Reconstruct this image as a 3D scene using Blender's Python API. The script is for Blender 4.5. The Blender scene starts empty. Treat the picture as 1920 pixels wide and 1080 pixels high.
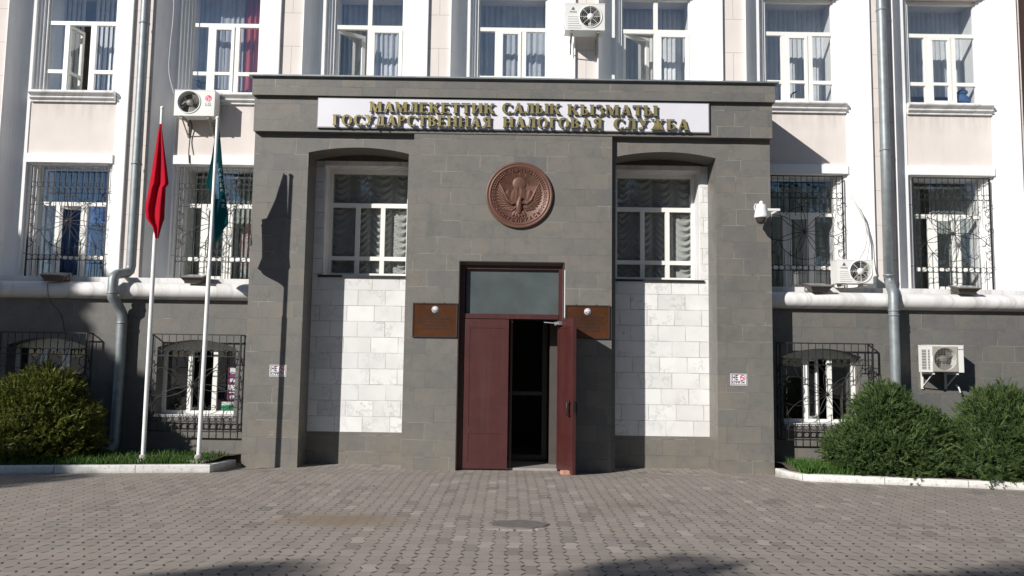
import bpy, bmesh, math, random
import numpy as np
from mathutils import Vector, Matrix
random.seed(7); rng = np.random.default_rng(11)
sc = bpy.context.scene
COL = sc.collection
R = math.radians

# ---------------------------------------------------------------- camera, sky, sun, exposure
PITCH, ROLL, YAW, FPX, EYE = math.atan(.09), .014, .002, 1500.0, 1.6
fw = Vector((math.sin(YAW)*math.cos(PITCH), math.cos(YAW)*math.cos(PITCH), math.sin(PITCH)))
rt = Vector((math.cos(YAW), -math.sin(YAW), 0)); up = rt.cross(fw)
rt2 = rt*math.cos(ROLL)+up*math.sin(ROLL); up2 = -rt*math.sin(ROLL)+up*math.cos(ROLL)
cam = bpy.data.cameras.new('camera'); cam_o = bpy.data.objects.new('camera', cam); COL.objects.link(cam_o)
cam.sensor_width = 36; cam.lens = 36*FPX/1920; cam.clip_end = 2000; cam.clip_start = .05
mw = Matrix((rt2, up2, -fw)).transposed().to_4x4(); mw.translation = (0, 0, EYE)
cam_o.matrix_world = mw; sc.camera = cam_o

SUN = Vector((1.0, 1.0, -.745)).normalized()
ELEV = math.asin(-SUN.z)
world = bpy.data.worlds.new('World'); sc.world = world; world.use_nodes = True
wn = world.node_tree
sky = wn.nodes.new('ShaderNodeTexSky'); sky.sky_type = 'NISHITA'; sky.sun_disc = False
sky.sun_elevation = ELEV; sky.sun_rotation = R(225); sky.air_density = 1.0; sky.dust_density = .1; sky.ozone_density = 4.5
wn.links.new(sky.outputs[0], wn.nodes['Background'].inputs[0]); wn.nodes['Background'].inputs[1].default_value = .052
sl = bpy.data.lights.new('sun', 'SUN'); sl.energy = 5.0; sl.angle = R(.55); sl.color = (1, .962, .912)
so = bpy.data.objects.new('sun', sl); COL.objects.link(so); so.location = (-30, -30, 25)
so.rotation_euler = SUN.to_track_quat('-Z', 'Y').to_euler()
sc.view_settings.view_transform = 'Standard'; sc.view_settings.look = 'None'
sc.view_settings.gamma = 1; sc.view_settings.exposure = .25
sc.cycles.max_bounces = 8; sc.cycles.transparent_max_bounces = 12
sc.cycles.use_denoising = True

def at(px, py, Y):
    d = fw+rt2*((px-960)/FPX)+up2*((540-py)/FPX)
    p = d*(Y/d.y)
    return p.x, p.z+EYE

# ---------------------------------------------------------------- mesh helpers
class MB:
    def __init__(s): s.v = []; s.f = []; s.m = []; s.s = []
    def add(s, vs, fs, m=0, smooth=False):
        b = len(s.v); s.v += [tuple(p) for p in vs]
        for f in fs: s.f.append(tuple(i+b for i in f)); s.m.append(m); s.s.append(smooth)
        return s
    def box(s, x0, x1, y0, y1, z0, z1, m=0):
        v = [(x0,y0,z0),(x1,y0,z0),(x1,y1,z0),(x0,y1,z0),(x0,y0,z1),(x1,y0,z1),(x1,y1,z1),(x0,y1,z1)]
        return s.add(v, [(0,3,2,1),(4,5,6,7),(0,1,5,4),(1,2,6,5),(2,3,7,6),(3,0,4,7)], m)
    def prism(s, poly, a0, a1, axes='xz', m=0, smooth=False):
        # poly in two axes, extruded along the third
        n = len(poly)
        def P(p, a):
            if axes == 'xz': return (p[0], a, p[1])
            if axes == 'xy': return (p[0], p[1], a)
            return (a, p[0], p[1])
        v = [P(p, a0) for p in poly]+[P(p, a1) for p in poly]
        s.add(v, [tuple(range(n)), tuple(range(2*n-1, n-1, -1))], m)
        return s.add(v, [(i, i+n, (i+1) % n+n, (i+1) % n) for i in range(n)], m, smooth)
    def tube(s, pts, r, n=8, closed=False, m=0, smooth=True, caps=True, turn=0.0):
        pts = [Vector(p) for p in pts]; N = len(pts); rings = []
        rs = r if isinstance(r, (list, tuple)) else [r]*N
        prev = None
        for i, p in enumerate(pts):
            if closed: t = pts[(i+1) % N]-pts[i-1]
            else: t = pts[min(i+1, N-1)]-pts[max(i-1, 0)]
            t = t.normalized() if t.length > 1e-9 else Vector((0, 0, 1))
            if prev is None:
                ref = Vector((0, 1, 0)) if abs(t.y) < .9 else Vector((1, 0, 0))
                a = (ref-t*ref.dot(t)).normalized()
            else:
                a = prev-t*prev.dot(t)
                a = a.normalized() if a.length > 1e-6 else prev
            prev = a; b = t.cross(a)
            rings.append([p+(a*math.cos(turn+2*math.pi*k/n)+b*math.sin(turn+2*math.pi*k/n))*rs[i] for k in range(n)])
        v = [q for rg in rings for q in rg]; f = []
        for i in range(N if closed else N-1):
            j = (i+1) % N
            for k in range(n):
                f.append((i*n+k, i*n+(k+1) % n, j*n+(k+1) % n, j*n+k))
        s.add(v, f, m, smooth)
        if caps and not closed:
            s.add(rings[0], [tuple(range(n-1, -1, -1))], m); s.add(rings[-1], [tuple(range(n))], m)
        return s
    def bar(s, p, q, r, m=0, n=4): return s.tube([p, q], r, n, m=m, smooth=n > 4, turn=math.pi/4 if n == 4 else 0)
    def rev(s, prof, c, axis='y', n=32, m=0, smooth=True, a0=0, a1=2*math.pi):
        # prof: (radius, height along axis)
        full = abs(a1-a0-2*math.pi) < 1e-6; K = n if full else n+1; v = []; f = []
        for r, h in prof:
            for k in range(K):
                a = a0+(a1-a0)*k/n; x, y = r*math.cos(a), r*math.sin(a)
                v.append({'y': (c[0]+x, c[1]+h, c[2]+y), 'z': (c[0]+x, c[1]+y, c[2]+h), 'x': (c[0]+h, c[1]+x, c[2]+y)}[axis])
        for i in range(len(prof)-1):
            for k in range(n):
                k2 = (k+1) % K
                f.append((i*K+k, i*K+k2, (i+1)*K+k2, (i+1)*K+k))
        return s.add(v, f, m, smooth)
    def disc(s, c, r, axis='y', n=32, m=0):
        v = [{'y': (c[0]+r*math.cos(2*math.pi*k/n), c[1], c[2]+r*math.sin(2*math.pi*k/n)),
              'z': (c[0]+r*math.cos(2*math.pi*k/n), c[1]+r*math.sin(2*math.pi*k/n), c[2])}[axis] for k in range(n)]
        return s.add(v, [tuple(range(n))], m)
    def ell(s, c, r, nu=16, nv=10, rot=None, m=0):
        v = []; f = []
        for j in range(nv+1):
            t = math.pi*j/nv
            for k in range(nu):
                a = 2*math.pi*k/nu
                p = Vector((r[0]*math.sin(t)*math.cos(a), r[1]*math.sin(t)*math.sin(a), r[2]*math.cos(t)))
                if rot is not None: p = rot @ p
                v.append(p+Vector(c))
        for j in range(nv):
            for k in range(nu):
                f.append((j*nu+k, j*nu+(k+1) % nu, (j+1)*nu+(k+1) % nu, (j+1)*nu+k))
        return s.add(v, f, m, True)
    def join(s, o, mat=None):
        v = o.v if mat is None else [mat @ Vector(p) for p in o.v]
        b = len(s.v); s.v += [tuple(p) for p in v]
        for f, m, sm in zip(o.f, o.m, o.s): s.f.append(tuple(i+b for i in f)); s.m.append(m); s.s.append(sm)
        return s
    def build(s, name, mats, parent=None, loc=None, recalc=True, bevel=0):
        me = bpy.data.meshes.new(name); me.from_pydata(s.v, [], s.f)
        mats = mats if isinstance(mats, (list, tuple)) else [mats]
        for k in mats: me.materials.append(k)
        if len(mats) > 1: me.polygons.foreach_set('material_index', s.m)
        me.polygons.foreach_set('use_smooth', s.s)
        if recalc:
            bm = bmesh.new(); bm.from_mesh(me); bmesh.ops.recalc_face_normals(bm, faces=bm.faces); bm.to_mesh(me); bm.free()
        o = bpy.data.objects.new(name, me); COL.objects.link(o)
        if parent: o.parent = parent
        if loc: o.location = loc
        if bevel:
            b = o.modifiers.new('bevel', 'BEVEL'); b.width = bevel; b.segments = 2; b.limit_method = 'ANGLE'; b.angle_limit = R(40); b.harden_normals = False
        return o

def np_mesh(name, verts, nper, mat, parent=None, loc=None, smooth=False):
    """verts (N*nper,3): N separate polygons of nper corners"""
    n = len(verts)//nper
    me = bpy.data.meshes.new(name); me.vertices.add(len(verts)); me.vertices.foreach_set('co', np.asarray(verts, dtype=np.float32).ravel())
    me.loops.add(len(verts)); me.loops.foreach_set('vertex_index', np.arange(len(verts), dtype=np.int32))
    me.polygons.add(n); me.polygons.foreach_set('loop_start', np.arange(0, len(verts), nper, dtype=np.int32))
    me.polygons.foreach_set('loop_total', np.full(n, nper, dtype=np.int32)); me.update(); me.validate()
    me.materials.append(mat)
    o = bpy.data.objects.new(name, me); COL.objects.link(o)
    if parent: o.parent = parent
    if loc: o.location = loc
    return o

def tag(o, label=None, cat=None, group=None, kind=None):
    if label: o['label'] = label
    if cat: o['category'] = cat
    if group: o['group'] = group
    if kind: o['kind'] = kind
    return o
def thing(name, label, cat, loc=(0, 0, 0), group=None):
    o = bpy.data.objects.new(name, None); COL.objects.link(o); o.location = loc; o.empty_display_size = .1
    return tag(o, label, cat, group)

# ---------------------------------------------------------------- material helpers
class NT:
    def __init__(s, name):
        s.mat = bpy.data.materials.new(name); s.mat.use_nodes = True; s.t = s.mat.node_tree
        s.bsdf = s.t.nodes['Principled BSDF']; s.out = s.t.nodes['Material Output']
    def n(s, ty, **kw):
        nd = s.t.nodes.new(ty)
        for k, v in kw.items(): setattr(nd, k, v)
        return nd
    def put(s, sock, val):
        if isinstance(val, bpy.types.NodeSocket): s.t.links.new(val, sock)
        elif val is not None: sock.default_value = val
    def m(s, op, a, b=None, c=None):
        nd = s.n('ShaderNodeMath', operation=op)
        s.put(nd.inputs[0], a)
        if b is not None: s.put(nd.inputs[1], b)
        if c is not None: s.put(nd.inputs[2], c)
        return nd.outputs[0]
    def pos(s):
        g = s.n('ShaderNodeTexCoord').outputs['Object']
        x = s.n('ShaderNodeSeparateXYZ'); s.t.links.new(g, x.inputs[0]); return g, x.outputs[0], x.outputs[1], x.outputs[2]
    def comb(s, x, y, z=0.0):
        c = s.n('ShaderNodeCombineXYZ'); s.put(c.inputs[0], x); s.put(c.inputs[1], y); s.put(c.inputs[2], z); return c.outputs[0]
    def noise(s, vec, scale, detail=4, rough=.55):
        nd = s.n('ShaderNodeTexNoise'); s.put(nd.inputs['Vector'], vec); nd.inputs['Scale'].default_value = scale
        nd.inputs['Detail'].default_value = detail; nd.inputs['Roughness'].default_value = rough; return nd.outputs['Fac']
    def white(s, vec):
        nd = s.n('ShaderNodeTexWhiteNoise'); s.put(nd.inputs['Vector'], vec); return nd.outputs['Value']
    def ramp(s, fac, stops):
        nd = s.n('ShaderNodeValToRGB'); s.put(nd.inputs[0], fac); e = nd.color_ramp.elements
        while len(e) < len(stops): e.new(.5)
        for k, (p, c) in enumerate(stops): e[k].position = p; e[k].color = (*c, 1) if len(c) == 3 else c
        return nd.outputs[0]
    def fit(s, v, a, b, c=0.0, d=1.0):
        nd = s.n('ShaderNodeMapRange'); s.put(nd.inputs[0], v)
        for k, q in enumerate((a, b, c, d)): nd.inputs[k+1].default_value = q
        return nd.outputs[0]
    def mix(s, f, a, b, mode='MIX'):
        nd = s.n('ShaderNodeMix', data_type='RGBA', blend_type=mode)
        s.put(nd.inputs[0], f)
        for k, q in ((6, a), (7, b)): s.put(nd.inputs[k], q if isinstance(q, bpy.types.NodeSocket) else (*q, 1))
        return nd.outputs[2]
    def bump(s, h, strength=.3, dist=.01):
        nd = s.n('ShaderNodeBump'); nd.inputs['Strength'].default_value = strength; nd.inputs['Distance'].default_value = dist
        s.put(nd.inputs['Height'], h); s.t.links.new(nd.outputs[0], s.bsdf.inputs['Normal'])
    def base(s, c): s.put(s.bsdf.inputs['Base Color'], c if isinstance(c, bpy.types.NodeSocket) else (*c, 1))
    def set(s, rough=None, metal=None, spec=None):
        if rough is not None: s.put(s.bsdf.inputs['Roughness'], rough)
        if metal is not None: s.put(s.bsdf.inputs['Metallic'], metal)
        if spec is not None: s.put(s.bsdf.inputs['Specular IOR Level'], spec)
        return s
    def blocks(s, u, v, w, h, joint, rnd=0.0, wob=None):
        r = s.m('FLOOR', s.m('DIVIDE', v, h)); fv = s.m('FRACT', s.m('DIVIDE', v, h))
        sh = s.m('MULTIPLY', s.m('MODULO', s.m('ABSOLUTE', r), 2.0), .5)
        if rnd: sh = s.m('ADD', sh, s.m('MULTIPLY', s.white(s.comb(r, 3.3)), rnd))
        uu = s.m('ADD', s.m('DIVIDE', u, w), sh); c = s.m('FLOOR', uu); fu = s.m('FRACT', uu)
        du = s.m('MULTIPLY', s.m('MINIMUM', fu, s.m('SUBTRACT', 1.0, fu)), w)
        dv = s.m('MULTIPLY', s.m('MINIMUM', fv, s.m('SUBTRACT', 1.0, fv)), h)
        d = s.m('MINIMUM', du, dv)
        jm = s.fit(d, joint*.5, joint, 1.0, 0.0)
        return s.white(s.comb(c, r, 1.7)), jm, s.white(s.comb(c, r, 9.1))

def simple(name, col, rough=.6, var=.12, scale=6, bump=0, metal=0, spec=.5, stain=None, streak=0):
    t = NT(name); g, x, y, z = t.pos()
    n = t.noise(g, scale, 5, .6)
    lo = tuple(c*(1-var) for c in col); hi = tuple(min(1, c*(1+var)) for c in col)
    c = t.ramp(n, [(.3, lo), (.7, hi)])
    if streak:
        sv = t.noise(t.comb(t.m('MULTIPLY', t.m('ADD', x, y), 7.0), t.m('MULTIPLY', z, .55)), 1.0, 5, .65)
        c = t.mix(t.m('MULTIPLY', t.fit(sv, .5, .78), streak), c, stain or (.2, .18, .15))
    elif stain:
        c = t.mix(t.fit(t.noise(g, 1.3, 6, .65), .52, .75, 0, .6), c, stain)
    t.base(c); t.set(rough, metal, spec)
    if bump: t.bump(t.noise(g, scale*9, 4, .6), bump, .01)
    return t.mat

def make_stone(name='grey_cladding_stone', k=1.0, tint=(1, 1, 1)):
    t = NT(name); g, x, y, z = t.pos()
    u = t.m('ADD', x, y)
    r1, jm, r2 = t.blocks(u, t.m('ADD', z, .06), .5, .247, .0042, .55)
    n1 = t.noise(g, 2.2, 5, .6); n2 = t.noise(g, 45, 3, .6); n3 = t.noise(g, .7, 4, .6)
    c = t.ramp(r1, [(0, (.134, .134, .128)), (.2, (.152, .150, .140)), (.5, (.162, .157, .144)), (.8, (.171, .164, .148)), (1, (.186, .170, .146))])
    c = t.mix(t.m('MULTIPLY', t.fit(r2, .88, .93), t.fit(n1, .3, .7, .3, 1)), c, (.122, .126, .128))
    c = t.mix(t.m('MULTIPLY', t.fit(n1, .35, .7), .45), c, (.185, .170, .146))
    c = t.mix(t.m('MULTIPLY', t.fit(n2, .3, .75), .42), c, (.085, .083, .080))
    c = t.mix(t.m('MULTIPLY', t.fit(n3, .5, .75), .5), c, (.118, .114, .105))
    mo = t.noise(g, 6.5, 6, .7)
    c = t.mix(t.m('MULTIPLY', t.fit(mo, .5, .70), .55), c, (.105, .099, .089))
    wb = t.noise(t.comb(t.m('ADD', t.m('MULTIPLY', r1, 31.0), u), t.m('ADD', t.m('MULTIPLY', r2, 17.0), z), 2.0), 1.8, 5, .65)
    c = t.mix(t.m('MULTIPLY', t.fit(wb, .48, .68), .42), c, (.205, .176, .140))
    st = t.noise(t.comb(t.m('MULTIPLY', u, 5.0), t.m('MULTIPLY', z, .5), 7.0), 1.0, 5, .65)
    c = t.mix(t.m('MULTIPLY', t.fit(st, .55, .75), .3), c, (.095, .092, .086))
    # stains rising from the ground
    low = t.m('MULTIPLY', t.fit(z, .0, .7, 1, 0), t.fit(t.noise(g, 3.1, 5, .6), .35, .65))
    c = t.mix(t.m('MULTIPLY', low, .5), c, (.235, .20, .15))
    light = t.fit(t.noise(g, 1.6, 2, .5), .53, .56); lowj = t.noise(g, 2.7, 3, .5)
    jc = t.mix(light, (.112, .108, .100), (.26, .245, .215))
    jcol = t.mix(t.fit(lowj, .62, .65), jc, (.06, .058, .055))
    c = t.mix(t.m('MULTIPLY', jm, t.fit(t.noise(g, 3, 3, .6), .36, .56, .35, 1.0)), c, jcol)
    # pale scratches and patches
    sc_ = t.noise(t.comb(t.m('MULTIPLY', u, 2.0), t.m('MULTIPLY', z, 7.0), 4.0), 1.6, 4, .7)
    c = t.mix(t.m('MULTIPLY', t.fit(sc_, .70, .76), .55), c, (.31, .285, .25))
    if k != 1: c = t.mix(1.0, c, tuple(k*q for q in tint), 'MULTIPLY')
    t.base(c); t.set(t.fit(n1, .3, .7, .42, .62), 0, .35)
    t.bump(t.m('ADD', t.m('MULTIPLY', jm, -.5), t.m('ADD', t.m('MULTIPLY', n2, .10), t.m('MULTIPLY', r1, .12))), .3, .01)
    return t.mat
def make_marble():
    t = NT('white_marble'); g, x, y, z = t.pos()
    r1, jm, r2 = t.blocks(t.m('ADD', x, y), t.m('ADD', z, .01), .42, .241, .006, .3)
    off = t.n('ShaderNodeVectorMath', operation='ADD'); t.t.links.new(g, off.inputs[0]); t.put(off.inputs[1], t.comb(t.m('MULTIPLY', r1, 9.0), 0.0, t.m('MULTIPLY', r2, 9.0)))
    p = off.outputs[0]
    n = t.noise(p, 3.5, 8, .68); n2 = t.noise(p, 1.7, 6, .6)
    vein = t.m('ABSOLUTE', t.m('SUBTRACT', n, .5))
    c = t.ramp(r1, [(0, (.645, .64, .63)), (.5, (.70, .695, .68)), (1, (.755, .75, .735))])
    c = t.mix(t.m('MULTIPLY', t.fit(n2, .42, .7), .55), c, (.52, .52, .515))
    vm = t.m('MULTIPLY', t.fit(vein, .0, .035, 1, 0), t.fit(t.noise(p, 2.3, 3, .5), .5, .66))
    c = t.mix(t.m('MULTIPLY', vm, .6), c, (.33, .325, .315))
    sp = t.fit(t.noise(p, 9, 4, .6), .71, .76)
    c = t.mix(t.m('MULTIPLY', sp, .6), c, (.3, .29, .28))
    c = t.mix(t.m('MULTIPLY', t.fit(t.noise(g, 1.1, 5, .6), .5, .8), .3), c, (.6, .56, .48))
    c = t.mix(t.m('MULTIPLY', jm, t.fit(t.noise(g, 4, 3, .5), .35, .6, .2, .75)), c, (.20, .19, .175))
    t.base(c); t.set(.42, 0, .4); t.bump(t.m('ADD', t.m('MULTIPLY', jm, -.5), t.m('MULTIPLY', r2, .2)), .3, .006)
    return t.mat
def make_paving():
    t = NT('zigzag_pavers'); g, x, y, z = t.pos()
    per, wd = .225, .119
    fy = t.m('FRACT', t.m('DIVIDE', y, per))
    tri = t.m('SUBTRACT', t.m('MULTIPLY', t.m('ABSOLUTE', t.m('SUBTRACT', fy, .5)), 4.0), 1.0)      # -1..1
    zz = t.m('MINIMUM', t.m('MAXIMUM', t.m('MULTIPLY', tri, 2.2), -1.0), 1.0)
    slope = t.fit(t.m('ABSOLUTE', tri), .36, .52, 1, 0)
    u = t.m('ADD', x, t.m('MULTIPLY', zz, .013)); wv = t.noise(g, 1.2, 2, .5)
    u = t.m('ADD', u, t.m('MULTIPLY', t.m('SUBTRACT', wv, .5), .05))
    uc = t.m('DIVIDE', u, wd); col = t.m('FLOOR', uc); fu = t.m('FRACT', uc)
    du = t.m('MULTIPLY', t.m('MINIMUM', fu, t.m('SUBTRACT', 1.0, fu)), wd)
    par = t.m('MULTIPLY', t.m('MODULO', t.m('ABSOLUTE', col), 2.0), .5)
    vy = t.m('ADD', t.m('DIVIDE', y, per), t.m('ADD', par, .25)); row = t.m('FLOOR', vy); fv = t.m('FRACT', vy)
    dv = t.m('MULTIPLY', t.m('MINIMUM', fv, t.m('SUBTRACT', 1.0, fv)), per)
    gap = t.m('ADD', t.m('MULTIPLY', slope, .0085), .0020)
    jn = t.noise(g, 2.1, 4, .6)
    gap = t.m('MULTIPLY', gap, t.fit(jn, .35, .65, .55, 1.25))
    ju = t.m('LESS_THAN', du, gap); jv = t.m('LESS_THAN', dv, t.m('MULTIPLY', t.fit(jn, .4, .65, .3, 1.3), .0035))
    jm = t.m('MAXIMUM', t.m('MULTIPLY', ju, t.m('ADD', .52, t.m('MULTIPLY', slope, .48))), t.m('MULTIPLY', jv, .7))
    r1 = t.white(t.comb(col, row, 2.0)); r2 = t.white(t.comb(col, row, 5.0))
    n1 = t.noise(g, .55, 5, .6); n2 = t.noise(g, 60, 3, .6); n3 = t.noise(g, 4, 5, .65)
    c = t.ramp(r1, [(0, (.235, .215, .196)), (.35, (.262, .240, .219)), (.7, (.283, .258, .233)), (1, (.300, .277, .249))])
    c = t.mix(t.fit(r2, .95, .97), c, (.36, .335, .30))
    c = t.mix(t.fit(r2, .05, .03), c, (.19, .172, .16))
    c = t.mix(t.m('MULTIPLY', t.fit(r2, .82, .86), t.m('MULTIPLY', t.fit(x, -1, -4), .5)), c, (.22, .165, .145))
    c = t.mix(t.m('MULTIPLY', t.fit(n1, .4, .65), .45), c, (.30, .272, .243))
    c = t.mix(t.m('MULTIPLY', t.fit(n3, .45, .75), .35), c, (.205, .19, .175))
    c = t.mix(t.m('MULTIPLY', t.fit(n2, .35, .75), .25), c, (.155, .145, .135))
    # sandy mud patch and a lighter washed strip before the doors
    def blob(cx, cy, rx, ry, lo, hi):
        a = t.m('DIVIDE', t.m('SUBTRACT', x, cx), rx); b = t.m('DIVIDE', t.m('SUBTRACT', y, cy), ry)
        d = t.m('SQRT', t.m('ADD', t.m('MULTIPLY', a, a), t.m('MULTIPLY', b, b)))
        return t.fit(t.m('ADD', d, t.m('MULTIPLY', t.m('SUBTRACT', n3, .5), 1.6)), lo, hi, 1, 0)
    mud = blob(-1.55, 7.75, .75, .42, .35, 1.0)
    c = t.mix(t.m('MULTIPLY', mud, .75), c, (.20, .155, .112))
    mud2 = blob(1.25, 8.7, .45, .22, .2, 1.0)
    c = t.mix(t.m('MULTIPLY', mud2, .5), c, (.19, .145, .11))
    wash = t.m('MULTIPLY', t.fit(y, 9.6, 10.8), t.fit(n3, .5, .6))
    c = t.mix(t.m('MULTIPLY', wash, .35), c, (.33, .31, .28))
    c = t.mix(1.0, c, (1.035, 1.0, .965), 'MULTIPLY')
    jd = t.m('MULTIPLY', jm, t.m('SUBTRACT', 1.0, t.m('MULTIPLY', mud, .7)))
    jd = t.m('MULTIPLY', jd, t.fit(y, 6, 12, .95, .62))
    c = t.mix(jd, c, (.045, .041, .037))
    t.base(c); t.set(.85, 0, .25)
    t.bump(t.m('ADD', t.m('MULTIPLY', jm, -.9), t.m('ADD', t.m('MULTIPLY', n2, .10), t.m('MULTIPLY', r2, .25))), .5, .008)
    return t.mat
def make_kerb():
    t = NT('whitewashed_kerb'); g, x, y, z = t.pos(); n = t.noise(g, 5, 6, .65); n2 = t.noise(g, 22, 4, .6)
    c = t.ramp(n, [(.3, (.58, .565, .535)), (.7, (.70, .69, .66))])
    c = t.mix(t.m('MULTIPLY', t.fit(n2, .56, .66), .6), c, (.33, .31, .28))
    f = t.m('FRACT', t.m('DIVIDE', x, .97)); c = t.mix(t.m('MULTIPLY', t.m('LESS_THAN', f, .012), .75), c, (.13, .12, .11))
    c = t.mix(t.m('MULTIPLY', t.fit(t.m('ADD', z, t.m('MULTIPLY', n, .06)), .14, .08), .7), c, (.27, .245, .215))
    t.base(c); t.set(.88, 0, .2); t.bump(t.m('ADD', n2, t.m('MULTIPLY', n, .6)), .35, .012); return t.mat
def make_pink():
    t = NT('pale_pink_plaster'); g, x, y, z = t.pos()
    r1, jm, r2 = t.blocks(t.m('ADD', t.m('MODULO', t.m('ADD', x, 25.295), 2.39), 0.0), t.m('ADD', z, .1), .36, .56, .006, 0)
    n = t.noise(g, 1.5, 5, .6)
    c = t.ramp(n, [(.3, (.635, .58, .54)), (.7, (.70, .645, .605))])
    sv = t.noise(t.comb(t.m('MULTIPLY', x, 6.0), t.m('MULTIPLY', z, .7)), 1.0, 5, .65)
    c = t.mix(t.m('MULTIPLY', t.fit(sv, .5, .75), .18), c, (.46, .42, .385))
    c = t.mix(t.m('MULTIPLY', t.m('MULTIPLY', t.fit(z, 5.35, 5.7), t.fit(z, 5.75, 5.74)), t.m('MULTIPLY', t.fit(sv, .4, .6), .45)), c, (.36, .33, .30))
    c = t.mix(t.m('MULTIPLY', jm, t.m('MULTIPLY', t.fit(y, 12.65, 12.63), .7)), c, (.33, .28, .25))
    t.base(c); t.set(.85, 0, .2); t.bump(t.noise(g, 60, 3, .6), .12, .01); return t.mat
def make_glass(name, tint=(.93, .95, .95), refl=.10):
    t = NT(name); t.t.nodes.remove(t.bsdf)
    tr = t.n('ShaderNodeBsdfTransparent'); tr.inputs[0].default_value = (*tint, 1)
    gl = t.n('ShaderNodeBsdfGlossy'); gl.inputs['Roughness'].default_value = .0; gl.inputs[0].default_value = (.95, .97, 1, 1)
    ge = t.n('ShaderNodeNewGeometry'); dp = t.n('ShaderNodeVectorMath', operation='DOT_PRODUCT')
    t.t.links.new(ge.outputs['Normal'], dp.inputs[0]); t.t.links.new(ge.outputs['Incoming'], dp.inputs[1])
    schlick = t.m('ADD', .04, t.m('MULTIPLY', .96, t.m('POWER', t.m('SUBTRACT', 1.0, t.m('ABSOLUTE', dp.outputs['Value'])), 5.0)))
    g = t.n('ShaderNodeTexCoord').outputs['Object']
    bp = t.n('ShaderNodeBump'); bp.inputs['Strength'].default_value = .05; bp.inputs['Distance'].default_value = .02
    t.put(bp.inputs['Height'], t.noise(g, 2.2, 1, .4)); t.t.links.new(bp.outputs[0], gl.inputs['Normal'])
    f = t.m('MINIMUM', t.m('ADD', t.m('MULTIPLY', schlick, 1.5), refl), .95)
    mx = t.n('ShaderNodeMixShader'); t.put(mx.inputs[0], f); t.t.links.new(tr.outputs[0], mx.inputs[1]); t.t.links.new(gl.outputs[0], mx.inputs[2])
    t.t.links.new(mx.outputs[0], t.out.inputs[0]); return t.mat
def make_leaf(name, dark, mid, light, scale=7, trans=.25):
    t = NT(name); g, x, y, z = t.pos()
    n = t.noise(g, scale, 3, .6); n2 = t.noise(g, scale*7, 2, .5)
    c = t.ramp(t.m('ADD', t.m('MULTIPLY', n, .6), t.m('MULTIPLY', n2, .4)), [(.32, dark), (.5, mid), (.68, light)])
    t.base(c); t.set(.6, 0, .25)
    tl = t.n('ShaderNodeBsdfTranslucent'); t.put(tl.inputs[0], c)
    mx = t.n('ShaderNodeMixShader'); mx.inputs[0].default_value = trans
    t.t.links.new(t.bsdf.outputs[0], mx.inputs[1]); t.t.links.new(tl.outputs[0], mx.inputs[2]); t.t.links.new(mx.outputs[0], t.out.inputs[0])
    return t.mat
def make_cloth(name, col, trans=.3, var=.08):
    t = NT(name); g, x, y, z = t.pos()
    c = t.ramp(t.noise(g, 5, 3, .5), [(.3, tuple(k*(1-var) for k in col)), (.7, tuple(min(1, k*(1+var)) for k in col))])
    t.base(c); t.set(.8, 0, .15)
    tl = t.n('ShaderNodeBsdfTranslucent'); t.put(tl.inputs[0], c)
    mx = t.n('ShaderNodeMixShader'); mx.inputs[0].default_value = trans
    t.t.links.new(t.bsdf.outputs[0], mx.inputs[1]); t.t.links.new(tl.outputs[0], mx.inputs[2]); t.t.links.new(mx.outputs[0], t.out.inputs[0])
    return t.mat

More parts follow.
